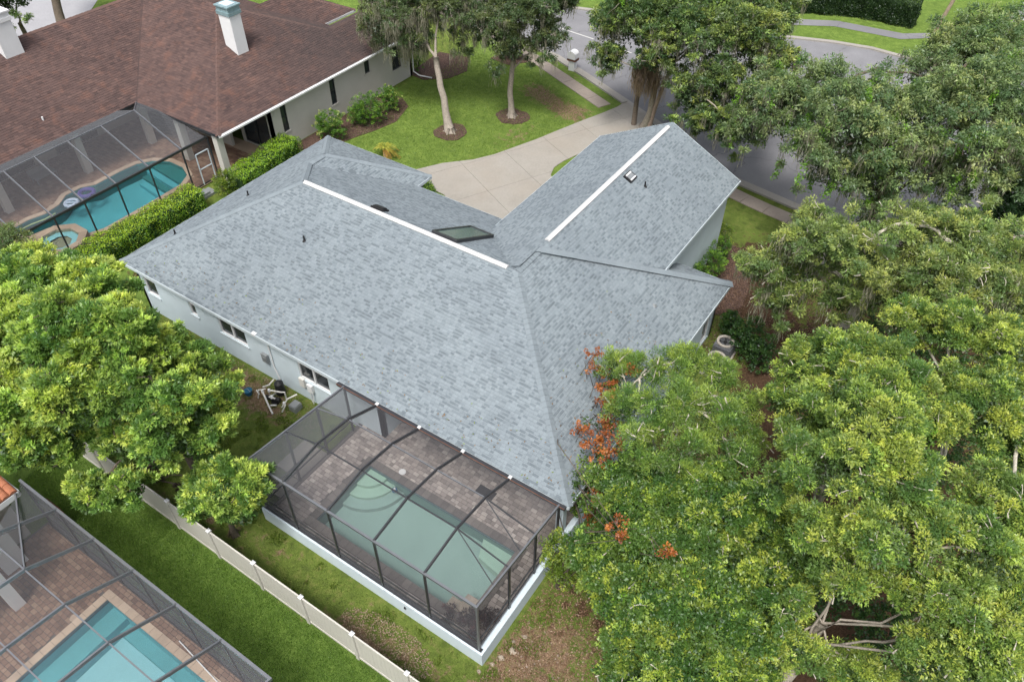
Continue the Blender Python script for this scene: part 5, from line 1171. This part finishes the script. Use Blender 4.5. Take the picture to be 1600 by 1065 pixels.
BLOBS = {
 'camphor_a': [(-23.15,-5.03,6.0,1.41),(-20.90,-4.72,6.5,1.37),(-18.23,-4.53,7.0,1.43),(-18.77,-6.99,7.0,1.48),(-16.05,-6.57,7.8,1.51),(-14.67,-5.77,7.6,1.41),(-16.24,-8.42,6.8,1.39),(-14.12,-7.77,7.2,1.37),(-13.29,-6.65,7.0,1.22),(-15.66,-9.38,5.5,1.07),(-14.96,-8.76,5.0,0.78),],
 'camphor_b': [(-13.99,-4.85,6.6,1.08),(-13.16,-4.35,6.0,1.05),(-12.10,-4.45,5.4,0.95),(-12.07,-6.04,6.4,1.20),(-11.41,-5.29,5.1,0.80),(-11.82,-6.87,5.4,0.94),(-13.11,-7.38,5.2,0.74),(-11.48,-5.89,4.8,0.71),(-13.29,-8.99,4.0,0.82),(-12.71,-8.28,4.0,0.74),],
 'camphor_c': [(-9.94,-6.57,3.8,0.92),(-9.62,-5.77,3.6,0.85),(-9.38,-6.33,3.2,0.80),(-10.66,-6.95,3.1,0.62),(-10.83,-5.86,3.6,0.68),],
 'olive_edge': [(-30.33,-2.22,3.0,1.12),(-28.95,-2.23,2.7,0.80),(-30.03,-2.92,2.6,0.93),],
 'moss_oak_a': [(-28.16,23.51,5.5,1.50),(-26.76,24.55,6.5,1.73),(-24.74,25.35,7.0,1.87),(-23.66,26.92,6.0,1.25),(-27.06,26.37,7.5,2.08),(-30.31,26.43,6.0,1.48),(-25.83,23.88,5.2,0.91),],
 'moss_oak_b': [(-21.74,26.35,6.0,1.38),(-19.90,27.61,7.0,1.85),(-18.33,28.07,5.5,1.14),(-20.31,26.41,5.2,1.22),(-20.08,29.74,7.5,1.85),(-19.06,30.74,6.8,1.08),(-23.92,29.11,6.5,1.49),],
 'street_oak': [(-14.84,30.11,6.5,1.60),(-12.90,29.56,7.5,1.85),(-10.48,28.91,7.5,1.72),(-10.73,28.07,6.4,1.21),(-8.27,29.12,7.0,1.85),(-6.72,30.35,7.5,1.77),(-5.03,30.59,6.5,1.33),(-7.03,27.83,5.5,1.40),(-5.04,28.00,5.0,1.10),(-12.23,33.36,8.0,2.40),(-8.84,34.37,8.0,2.36),(-6.37,35.51,7.0,1.27),(-14.00,28.39,5.2,0.71),(-4.00,28.44,5.5,1.23),(-4.93,25.62,4.5,0.93),(-6.66,25.97,4.3,0.80),(-7.96,26.99,5.0,1.04),],
 'vine_oak': [(-1.65,23.45,7.0,1.28),(-0.41,24.77,8.0,1.40),(0.24,21.69,7.0,1.10),(2.04,20.78,8.0,1.62),(3.22,23.34,8.0,1.61),(3.38,30.29,7.5,1.34),(4.57,32.07,8.0,1.69),(6.60,31.19,8.0,1.80),(5.19,25.41,8.0,1.69),(7.62,26.32,7.5,1.66),(3.15,21.25,6.3,1.19),(4.95,23.08,6.5,1.38),(6.99,23.75,6.0,1.26),(-3.32,25.68,7.0,1.15),(-3.28,23.00,6.0,0.86),(1.30,25.59,7.8,1.27),(6.14,40.48,7.0,1.14),(5.36,33.61,8.5,1.63),(7.74,28.26,8.5,1.47),(4.16,24.70,8.5,1.38),(5.98,26.35,8.8,1.56),(1.12,21.90,8.5,1.36),(-1.48,23.64,8.0,1.01),(-3.18,23.48,7.0,1.04),(8.80,24.02,7.5,1.38),(7.02,23.48,7.5,1.51),(1.54,20.19,6.8,0.89),(3.56,22.17,7.0,1.37),(3.38,33.17,8.0,1.25),],
 'grey_oak': [(1.59,12.30,6.2,0.99),(2.51,12.77,7.2,1.12),(3.82,12.72,8.0,1.22),(2.27,16.58,6.5,0.72),(5.10,12.16,8.3,1.27),(6.08,14.41,8.5,1.26),(7.58,14.93,8.5,1.35),(9.14,16.06,8.0,1.36),(7.28,12.95,8.0,1.31),(9.04,13.97,7.5,1.23),(6.15,13.01,6.5,1.04),(3.26,12.78,5.8,0.88),(4.71,12.52,6.0,0.76),(10.62,15.56,6.5,0.98),(2.58,12.25,5.0,0.68),],
 'yellow_a': [(5.37,5.78,8.0,1.03),(6.50,5.71,9.0,1.09),(7.67,4.96,9.5,1.04),(6.42,3.47,9.0,1.11),(7.65,2.43,10.0,1.05),(5.99,2.73,8.0,0.90),(7.22,0.96,9.5,1.00),(8.55,1.48,9.5,0.99),(6.24,1.28,7.5,0.77),(8.70,4.63,8.8,0.81),(4.92,5.07,7.0,0.71),],
 'yellow_b': [(7.39,9.69,8.0,0.96),(8.65,9.70,8.5,0.97),(10.29,9.19,8.5,1.12),(10.15,5.68,9.0,1.03),(11.30,5.54,8.5,0.91),(11.11,3.20,8.5,0.94),(9.41,7.82,8.0,0.81),(10.88,8.03,8.4,0.86),],
 'yellow_c': [(7.57,0.14,8.0,0.89),(8.66,-0.12,9.0,0.93),(9.74,0.50,9.0,0.89),(10.89,0.73,9.0,0.88),(11.97,1.95,8.0,0.74),(8.40,-0.74,7.8,0.69),(9.85,-0.44,8.0,0.77),(10.89,-0.56,8.5,0.83),(12.08,0.35,8.0,0.86),(10.75,-1.61,7.5,0.77),(11.80,-1.36,8.0,0.89),(11.16,-0.76,7.5,0.63),(8.19,-1.67,5.0,0.63),(9.20,-1.42,4.6,0.60),(9.91,-1.26,5.0,0.59),(7.64,-1.08,6.0,0.46),],
 'feather': [(-0.90,4.79,5.4,0.71),(0.26,4.67,6.0,0.87),(1.47,5.09,6.5,0.94),(2.63,5.54,6.3,0.76),(0.45,2.62,6.0,0.78),(1.89,2.54,7.0,0.99),(3.20,3.09,7.0,0.98),(3.79,4.86,6.0,0.70),(1.87,1.11,6.5,0.85),(3.18,1.38,6.5,0.96),(4.27,2.58,6.0,0.86),(4.46,4.13,5.5,0.56),],
 'vine_mass': [(1.72,-1.20,3.3,0.84),(2.25,-0.03,4.5,1.12),(3.30,0.71,5.0,1.12),(4.64,0.91,5.5,1.15),(5.96,0.98,5.5,0.97),(2.91,-2.11,3.4,0.88),(3.79,-1.07,4.5,1.22),(5.31,-0.91,5.0,1.18),(6.72,-0.46,5.0,1.05),(7.28,0.31,5.5,0.78),(4.22,-3.15,3.5,1.03),(5.16,-2.63,4.5,1.11),(6.54,-2.16,4.5,1.09),(7.60,-1.22,4.5,0.73),(4.38,-4.16,3.0,0.71),(5.35,-4.12,4.0,0.99),(6.77,-3.63,4.5,1.04),(7.56,-2.54,4.0,0.65),(1.17,0.93,4.3,0.74),],
 'yellow_shrub': [(0.57,-1.26,2.6,0.74),(1.21,-1.26,2.3,0.56),(0.18,-1.13,2.6,0.39),],
 'vine_orange': [(-2.06,4.97,5.1,0.29),(-1.43,4.39,5.1,0.33),(-0.79,3.81,5.2,0.37),(-0.77,3.30,5.1,0.30),(-0.24,3.00,5.2,0.32),(0.13,2.47,5.1,0.29),(-0.00,2.16,4.8,0.31),(-0.46,1.80,4.5,0.34),(0.01,1.64,4.5,0.33),(0.68,1.63,4.7,0.28),(0.64,1.22,4.3,0.29),(0.54,0.87,4.0,0.24),(0.90,0.32,3.7,0.28),(2.35,-1.49,5.9,0.23),(2.71,-1.90,5.9,0.15),(4.15,-2.03,6.6,0.16),(-0.17,4.27,6.0,0.20),(0.96,1.55,5.4,0.17),(-0.98,2.27,4.2,0.21),],
 'dark_edge': [(9.44,26.60,5.0,1.40),(9.31,24.98,4.2,1.11),(9.08,29.94,5.0,0.99),],
 'ac_bush': [(1.37,13.86,1.3,0.89),(2.35,13.37,1.2,0.76),(0.48,14.59,1.1,0.55),],
 'garage_bush': [(-2.17,18.26,1.1,0.79),(-2.31,17.24,1.0,0.52),(-2.17,19.77,1.1,0.54),],
 'garage_bush2': [(-2.48,20.99,1.2,0.41),],
 'nb_bush_a': [(-29.14,9.56,0.9,0.60),],
 'nb_bush_b': [(-28.72,17.97,1.0,0.83),],
 'nb_bush_c': [(-27.94,20.79,1.1,0.94),(-28.42,20.40,0.9,0.60),],
 'nb_bush_d': [(-27.97,22.99,1.1,0.66),],
 'understory': [(5.56,16.95,1.5,0.89),(5.23,14.20,1.5,0.85),(7.58,15.17,2.0,1.11),(10.77,10.43,3.0,0.96),(9.33,15.15,3.0,0.80),(10.57,1.93,2.5,1.20),(8.26,2.42,3.0,1.04),],
 'topleft': [(-56.87,13.84,4.0,1.04),(-55.08,14.47,5.0,1.02),],
 'corner_shrub': [(-30.43,29.01,0.9,0.67),(-28.81,33.71,1.2,0.59),],
 'front_shrub': [(-29.73,27.39,0.8,0.56),],
}

g_back = 'broad trees along the beige fence'
tree('broadleaf_tree', 'big bright tree at the left picture edge, partly over the beige fence', 'tree', (-18.6, -5.0), BLOBS['camphor_a'], 'camphor', .24, 31, fork=.5, bark='bark_dark', twigs=.2)
tree('broadleaf_tree', 'middle bright green tree over the beige fence, in front of the pool pipes', 'tree', (-13.6, -5.6), BLOBS['camphor_b'], 'camphor', .18, 32, fork=.5, bark='bark_dark', twigs=.2)
tree('broadleaf_tree', 'small round light green tree touching the left front corner of the middle enclosure', 'tree', (-10.9, -6.3), BLOBS['camphor_c'], 'camphor', .12, 33, fork=.5, bark='bark_dark', twigs=.2)
tree('olive_tree', 'feathery olive-green small tree at the left picture edge by the spa', 'tree', (-29.6, -2.4), BLOBS['olive_edge'], 'olive', .09, 34, bark='bark_dark', dens=.9, twigs=.5)
tree('oak_tree', 'mossy oak with pale leaning trunk, left one of two front lawn oaks', 'tree', (-22.7, 22.95), BLOBS['moss_oak_a'], 'mossoak', .26, 35, bark='bark', lean=(-24.3, 23.9, 4.4), moss=620, twigs=.3, dens=.5)
tree('oak_tree', 'oak with straight pale trunk, right one of two front lawn oaks', 'tree', (-20.45, 27.0), BLOBS['moss_oak_b'], 'mossoak', .22, 36, bark='bark', lean=(-20.5, 27.2, 3.9), moss=160, twigs=.3, dens=.7)
so_t, so_p = tree('oak_tree', 'large street oak with twin trunks and dead fronds by the driveway mouth', 'tree', (-12.2, 30.6), BLOBS['street_oak'], 'street', .24, 37, bark='bark', lean=(-11.6, 30.3, 4.2), moss=420, twigs=.15, vines=24, dens=.7)
mb = MB(); mb.tube([(-13.0, 30.7, -.1), (-12.9, 30.5, 1.8), (-12.7, 30.2, 4.4), (-12.6, 29.9, 6)], [.19, .16, .13, .09], 10); mb.build('trunk', M['bark_dark'], so_t, smooth=True)
mb = MB(); mb.tube([(-11.9, 30.6, -.1), (-11.5, 30.4, 1.8), (-10.9, 30.0, 4.0), (-10.2, 29.8, 6)], [.17, .14, .11, .08], 10); mb.build('trunk', M['bark_brown'], so_t, smooth=True)
rgm = np.random.default_rng(5); hang(so_t, np.array([[-12.0, 29.8, 4.9]]) + rgm.normal(size=(40, 3)) * np.array([.42, .42, .6]), 110, 77, (.27, .20, .15), 1.9, 'dead_fronds')
vo_t, vo_p = tree('oak_tree', 'tall grey oak draped in bright climbing vines before the road, upper right', 'tree', (3.5, 23.6), BLOBS['vine_oak'], 'vineoak', .30, 38, bark='bark_dark', lean=(3.9, 23.4, 4.5), moss=480, twigs=.2, dens=.5, vines=150)
n = 1500; zz = RG.uniform(.2, 5.2, n); aa = RG.uniform(0, 6.283, n); P = np.stack([3.5 + .08 * zz + (.38 + RG.normal(size=n) * .16) * np.cos(aa), 23.6 - .04 * zz + (.38 + RG.normal(size=n) * .16) * np.sin(aa), zz], 1); A = unit(n, RG)
leaf_mesh('trunk_vine', P, A, cross_axes(A, RG), .15, .10, np.outer(RG.uniform(.6, 1.4, n), (.07, .15, .025)), vo_t)
tree('oak_tree', 'pale-limbed olive oak right of the garage wall, below the viny oak', 'tree', (5.0, 16.6), BLOBS['grey_oak'], 'greyoak', .26, 39, grow_=1.06, bark='bark_pale', moss=170, twigs=.3, poke=.15, dens=.85, vines=4)
tree('oak_tree', 'yellow-green tree just right of the feathery tree and air conditioners', 'tree', (7.2, 4.6), BLOBS['yellow_a'], 'yellow', .24, 40, bark='bark_pale', twigs=.22, poke=.10, dens=.95, vines=3)
tree('oak_tree', 'yellow-green tree filling the right picture edge at mid height', 'tree', (10.2, 7.0), BLOBS['yellow_b'], 'yellow', .24, 41, bark='bark_pale', twigs=.22, poke=.12, dens=.9)
tree('oak_tree', 'nearest yellow-green tree with thick leaning trunk, lower right corner', 'tree', (7.65, -3.6), BLOBS['yellow_c'], 'yellow', .23, 42, limbw=.15, bark='bark', lean=(8.5, -.75, 5.4), twigs=.3, poke=.15, dens=.85)
fe_t, fe_p = tree('feathery_tree', 'feathery green tree with bare pale twigs overhanging the right roof slope', 'tree', (1.9, 3.2), BLOBS['feather'], 'feather', .17, 43, grow_=1.02, bark='bark_pale', twigs=.14, poke=.55, dens=.9, twr=.016)
tree('vine_covered_tree', 'low dense mass of vine-smothered trees right of the green pool enclosure', 'tree', (4.8, -1.0), BLOBS['vine_mass'], 'vine', .20, 44, bark='bark_dark', twigs=.15, poke=.1, dens=1.15, vines=26)
tree('tree', 'dark dense tree in the shade at the right picture edge beside the road', 'tree', (9.6, 27.0), BLOBS['dark_edge'], 'dark', .18, 45, bark='bark_dark')
tree('tree', 'small tree with dark trunk at the upper left picture corner', 'tree', (-58.0, 14.9), BLOBS['topleft'], 'street', .22, 46, bark='bark_dark', dens=1)
t = thing('tree', 'thick-trunked tree beside the pale drive at the top left edge', 'tree', (-58.5, 18.2, 0)); mb = MB(); mb.tube([(-58.5, 18.2, -.1), (-58.9, 18.6, 1.6), (-59.6, 19.6, 5.0)], [.42, .34, .28], 12); mb.build('trunk', M['bark_dark'], t, smooth=True); crown(t, [(-60.2, 20.6, 6.5, 1.6), (-58.8, 20.8, 7.2, 1.4)], 'street', 88)

def shrub(name, label, cat, blobs, style, seed, stem=True, group=None, dens=1.0):
    x, y = blobs[0][0], blobs[0][1]; t = thing(name, label, cat, (x, y, 0), group); rg = np.random.default_rng(seed); mb = MB()
    for b in blobs:
        for k in range(3): mb.tube(bend((x + rg.normal() * .06, y + rg.normal() * .06, -.02), (b[0] + rg.normal() * .2, b[1] + rg.normal() * .2, b[2]), 4, .08, rg), [.03, .025, .018, .01], 5)
    mb.build('stem', M['bark_dark'], t); 
    low = [(b[0], b[1], b[2] * .5, b[3] * .92) for b in blobs if b[2] > b[3] * .9]
    crown(t, list(blobs) + low, style, seed, name='foliage', dens=dens); return t
shrub('flowering_vine', 'orange-flowered vine on the left side of the feathery tree', 'vine', [(b[0], b[1], b[2] + .15, b[3] * 1.25) for b in BLOBS['vine_orange']], 'orange', 60, dens=.9)
shrub('vine_shrub', 'fresh green creeper behind the orange flowers over the roof edge', 'vine', [(-1.25, 4.75, 5.0, .45), (-.5, 3.9, 5.0, .5), (-.35, 2.6, 4.7, .45), (-.1, 1.6, 4.2, .5), (.35, 1.0, 3.9, .5), (-.2, .9, 3.4, .4), (.7, .2, 3.6, .5)], 'vine', 61, dens=.9)
shrub('shrub', 'yellow-green bushy shrub against the right end of the middle enclosure', 'shrub', BLOBS['yellow_shrub'], 'yshrub', 62)
shrub('shrub', 'dark green bush growing right of the air conditioners', 'shrub', BLOBS['ac_bush'], 'darkshrub', 63)
shrub('shrub', 'rounded dark green bush at the foot of the pale garage wall', 'shrub', BLOBS['garage_bush'], 'shrub', 64)
shrub('shrub', 'small light green bush at the far end of the pale garage wall', 'shrub', BLOBS['garage_bush2'], 'yshrub', 65)
shrub('shrub', 'round variegated bush between the two clipped hedges', 'shrub', [(b[0], b[1], b[2], b[3] * 1.3) for b in BLOBS['nb_bush_a']], 'yshrub', 66)
shrub('shrub', 'round yellow-variegated bush at the cream wall, just behind the grey roof corner', 'shrub', [(b[0], b[1], b[2], b[3] * 1.3) for b in BLOBS['nb_bush_b']], 'varieg', 67)
shrub('shrub', 'wide green bush against the cream wall beside the small square window', 'shrub', [(b[0], b[1], b[2], b[3] * 1.3) for b in BLOBS['nb_bush_c']], 'shrub', 68)
shrub('shrub', 'loose yellowish bush against the cream wall, farthest of the row', 'shrub', [(b[0], b[1], b[2], b[3] * 1.3) for b in BLOBS['nb_bush_d']], 'varieg', 69)
shrub('shrub', 'green bush in mulch just past the far corner of the cream house', 'shrub', BLOBS['corner_shrub'][:1], 'shrub', 70); shrub('shrub', 'yellow bush on the far lawn between the two front oaks', 'shrub', [(-25.9, 34.6, .7, .6), (-25.2, 34.9, .8, .5)], 'varieg', 71)
for k, b in enumerate(BLOBS['understory']):
    lab = ['dark undergrowth bush at the foot of the pale-limbed oak', 'dark undergrowth bush left of the pale-limbed oak trunk', 'dark undergrowth bush behind the yellow-green trees', 'dark undergrowth bush deep between the yellow-green trees', 'dark undergrowth bush near the right edge below the oaks', 'dark undergrowth bush under the nearest leaning trunk', 'dark undergrowth bush in the gap of the yellow-green canopy'][k]
    shrub('shrub', lab, 'shrub', [(b[0], b[1], b[2], b[3] * 1.25)], 'darkshrub', 72 + k, dens=.5)
shrub('shrub', 'dark purple-leaved plants in the near right corner of the middle enclosure', 'shrub', [(-1.25, -4.35, .85, .42), (-.8, -4.0, .9, .40), (-1.9, -4.55, .7, .3), (-.75, -4.6, .8, .3)], 'purple', 80)
shrub('shrub', 'reddish dry bush under the broad trees by the fence', 'shrub', [(-15.3, -6.2, .8, .5), (-13.6, -6.3, .7, .45)], 'purple', 81)

def hedge(label, path, wd, ht, style, seed, dens=1.0, name='hedge', tipc=None):
    rg = np.random.default_rng(seed); t = thing(name, label, 'hedge', (path[0][0], path[0][1], 0)); s = STY[style]; P_, N_ = [], []
    s = dict(s); s['mid'] = tuple(x * 1.9 for x in s['mid']) if tipc and ht < 1.5 else s['mid']; core = MB()
    for a, b in zip(path[:-1], path[1:]):
        a, b = np.array(a, float), np.array(b, float); L_ = np.linalg.norm(b - a); d = (b - a) / L_; nn = np.array([-d[1], d[0]])
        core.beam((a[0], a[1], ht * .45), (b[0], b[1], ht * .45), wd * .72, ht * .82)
        for (face, ar) in (('t', L_ * wd), ('l', L_ * ht), ('r', L_ * ht), ('e', wd * ht * 2)):
            m = int(ar * 520 * dens); s_ = rg.random(m) * L_; w_ = (rg.random(m) - .5) * wd; z = rg.random(m) * ht
            if face == 't': z = np.full(m, ht); nv = np.tile([0, 0, 1.], (m, 1))
            elif face in 'lr': sg = 1 if face == 'l' else -1; w_ = np.full(m, wd / 2 * sg); nv = np.tile([nn[0] * sg, nn[1] * sg, 0], (m, 1))
            else: sg = np.where(rg.random(m) < .5, 0, 1); s_ = sg * L_; nv = np.outer(sg * 2 - 1, [d[0], d[1], 0])
            bump = .07 * np.sin(s_ * 3.1 + seed) + .05 * np.sin(s_ * 7 + w_ * 5) + .06 * np.sin(z * 5 + s_ * 2)
            p = np.stack([a[0] + d[0] * s_ + nn[0] * w_, a[1] + d[1] * s_ + nn[1] * w_, z], 1) + nv * (bump + rg.normal(size=m) * .045 - .02)[:, None] + rg.normal(size=(m, 3)) * .03
            P_.append(p); N_.append(nv)
    P = np.concatenate(P_); Nn = np.concatenate(N_); A = Nn * .5 + rg.normal(size=P.shape) * .6; A /= np.linalg.norm(A, axis=1)[:, None]
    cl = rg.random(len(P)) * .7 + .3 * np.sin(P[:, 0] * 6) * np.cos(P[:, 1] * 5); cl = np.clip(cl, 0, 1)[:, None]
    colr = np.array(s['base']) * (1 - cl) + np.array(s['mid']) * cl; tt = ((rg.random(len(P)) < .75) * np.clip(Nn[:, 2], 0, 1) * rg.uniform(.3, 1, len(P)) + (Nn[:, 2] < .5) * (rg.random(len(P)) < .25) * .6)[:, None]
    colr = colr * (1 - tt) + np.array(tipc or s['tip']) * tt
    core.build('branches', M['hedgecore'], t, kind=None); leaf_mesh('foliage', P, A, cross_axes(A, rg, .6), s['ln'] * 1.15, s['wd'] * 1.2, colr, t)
hedge('long bright yellow-green clipped hedge between the turquoise pool and the grey roof', [(-29.75, -2.2), (-29.7, 7.9)], 1.4, 1.2, 'shrub', 91, tipc=(.46, .60, .035))
hedge('shorter bright green clipped hedge beside the cream wall, behind the variegated bush', [(-28.8, 10.0), (-29.5, 15.2)], 1.5, 1.2, 'shrub', 92, tipc=(.38, .56, .035))
hedge('dark green street hedge on the far side of the road at the top', [(-15, 55.6), (-11.4, 56.4), (-6, 58.6), (-1.4, 58.7)], 1.6, 1.9, 'dark', 93, tipc=(.07, .12, .03), dens=.6)
hedge('small clipped hedge between the front wing and the driveway', [(-19.9, 16.75), (-17.7, 15.4)], .45, .5, 'shrub', 94)

# small golden palm on the front lawn
t = thing('palm', 'small golden-green palm on the front lawn behind the grey roof', 'palm', (-24.3, 18.2, 0)); mb = MB(); mb.tube([(-24.3, 18.2, -.02), (-24.3, 18.2, .5)], [.14, .11], 9); mb.build('trunk', M['bark_brown'], t)
rg = np.random.default_rng(6)
for k in range(26):
    a = rg.uniform(0, 6.283); el = rg.uniform(.15, 1.35); L_ = rg.uniform(.8, 1.15); P, A = [], []
    for j in range(26):
        s = (j // 2) / 13; x = L_ * s * math.cos(el) ; z = .5 + L_ * s * math.sin(el) - .75 * s * s * L_; c = np.array([-24.3 + x * math.cos(a), 18.2 + x * math.sin(a), z]); sd_ = 1 if j % 2 else -1
        ax = np.array([math.cos(a + sd_ * .9), math.sin(a + sd_ * .9), -.25]); P.append(c + ax * .09); A.append(ax / np.linalg.norm(ax))
    P, A = np.array(P), np.array(A); leaf_mesh('frond', P, A, cross_axes(A, rg, .2), .24, .035, np.outer(rg.uniform(.7, 1.3, len(P)), (.36, .36, .06) if el > .6 else (.42, .25, .06)), t, kind=None)

# grass, weeds and fallen leaves
def scatter(name, n, rect, fn, ln, wd, c0, c1, seed, flat=False, kind='stuff'):
    rg = np.random.default_rng(seed); x = rg.uniform(rect[0], rect[2], n); y = rg.uniform(rect[1], rect[3], n); k = fn(x, y); x, y = x[k], y[k]; m = len(x)
    cl = rg.random((m, 1)); col_ = np.array(c0) * (1 - cl) + np.array(c1) * cl
    if flat: A = rg.normal(size=(m, 3)); A[:, 2] *= .25; z = np.full(m, .045)
    else: A = rg.normal(size=(m, 3)) * .55; A[:, 2] = 1; z = np.full(m, ln * .42)
    A /= np.linalg.norm(A, axis=1)[:, None]; B = np.cross(A, unit(m, rg)); B /= np.linalg.norm(B, axis=1)[:, None]
    if flat: B = cross_axes(A, rg, .3)
    leaf_mesh(name, np.stack([x, y, z], 1), A, B, ln * rg.uniform(.6, 1.4, m), wd, col_, None, kind)
rgc = np.random.default_rng(44); cc = rgc.uniform([-26, -7.1], [1.5, .2], (260, 2)); cr = rgc.uniform(.1, .35, 260)
def weedy(x, y):
    k = np.zeros(len(x), bool)
    for (a, b), r in zip(cc, cr): k |= (x - a) ** 2 + (y - b) ** 2 < r * r
    return k & ((x < -10.6) | (y < -5.3) | (x > 0)) & (y < .15) & (y > -7.1)
scatter('weeds', 140000, (-26, -7.1, 1.5, .2), weedy, .10, .028, (.07, .12, .02), (.20, .27, .04), 101)
yard = lambda x, y: ((x < -10.6) | (y < -5.3) | (x > .0)) & ~((x < -12) & (y > .2) & (x > -24.6))
scatter('grass', 34000, (-27.5, -7.1, 3.2, 3), yard, .085, .022, (.07, .11, .02), (.17, .21, .05), 102)
scatter('grass', 34000, (-20, -9.6, 1.5, -7.35), lambda x, y: np.ones(len(x), bool), .07, .02, (.06, .13, .018), (.14, .24, .03), 103)
inD = inpoly(drive_poly)
scatter('grass', 30000, (-29, 16, -14.5, 34), lambda x, y: np.array([not inD(a, b) for a, b in zip(x, y)]) & (y < 36.0 - .47 * (x + 25.8) - 1.0) & ~((x > -24.8) & (y < 17.2)), .09, .03, (.08, .14, .022), (.18, .26, .04), 104)
scatter('leaf_litter', 15000, (-.1, -6.8, 4.5, 8), lambda x, y: (x > .05) | (y < -5.4), .075, .045, (.12, .06, .035), (.36, .24, .16), 105, flat=True)
scatter('leaf_litter', 5000, (-18.5, -7.1, -12, .2), lambda x, y: np.abs(y + .6) < 1.6 + .8 * np.sin(x), .06, .035, (.16, .11, .075), (.36, .28, .21), 106, flat=True)
scatter('leaf_litter', 9000, (-2.7, 13, 5, 22), lambda x, y: x > -2.2, .09, .05, (.07, .035, .025), (.22, .14, .09), 107, flat=True)
scatter('leaf_litter', 2600, (-6, -7.0, -1, -5.3), lambda x, y: (x + 3.3) ** 2 / 4 + (y + 6.3) ** 2 / .5 < 1, .07, .04, (.22, .15, .10), (.42, .31, .23), 108, flat=True)

# leaves and twigs dropped on the roof near the trees
rg = np.random.default_rng(140); P, A, C_ = [], [], []
while len(P) < 420:
    i = 0 if rg.random() < .45 else 1
    if i == 1: x, y = -abs(rg.normal()) * 1.6 - .1, rg.uniform(.5, 9)
    else: x, y = rg.uniform(-24, -.5), abs(rg.normal()) * .9 + .05
    if i == 1 and (y < -x or y > Wd + x): continue
    if i == 0 and (x > -y or x < -L + y): continue
    P.append((x, y, planes[i].z(x, y) + .035)); A.append(unit(1, rg)[0] * np.array([1, 1, .2])); C_.append(np.array((.22, .13, .06)) * rg.uniform(.4, 1.3) if rg.random() < .7 else np.array((.20, .26, .05)))
A = np.array(A); A /= np.linalg.norm(A, axis=1)[:, None]
tag(leaf_mesh('fallen_leaves', np.array(P), A, cross_axes(A, rg, .3), .09 * rg.uniform(.6, 1.5, len(P)), .045, np.array(C_), None))
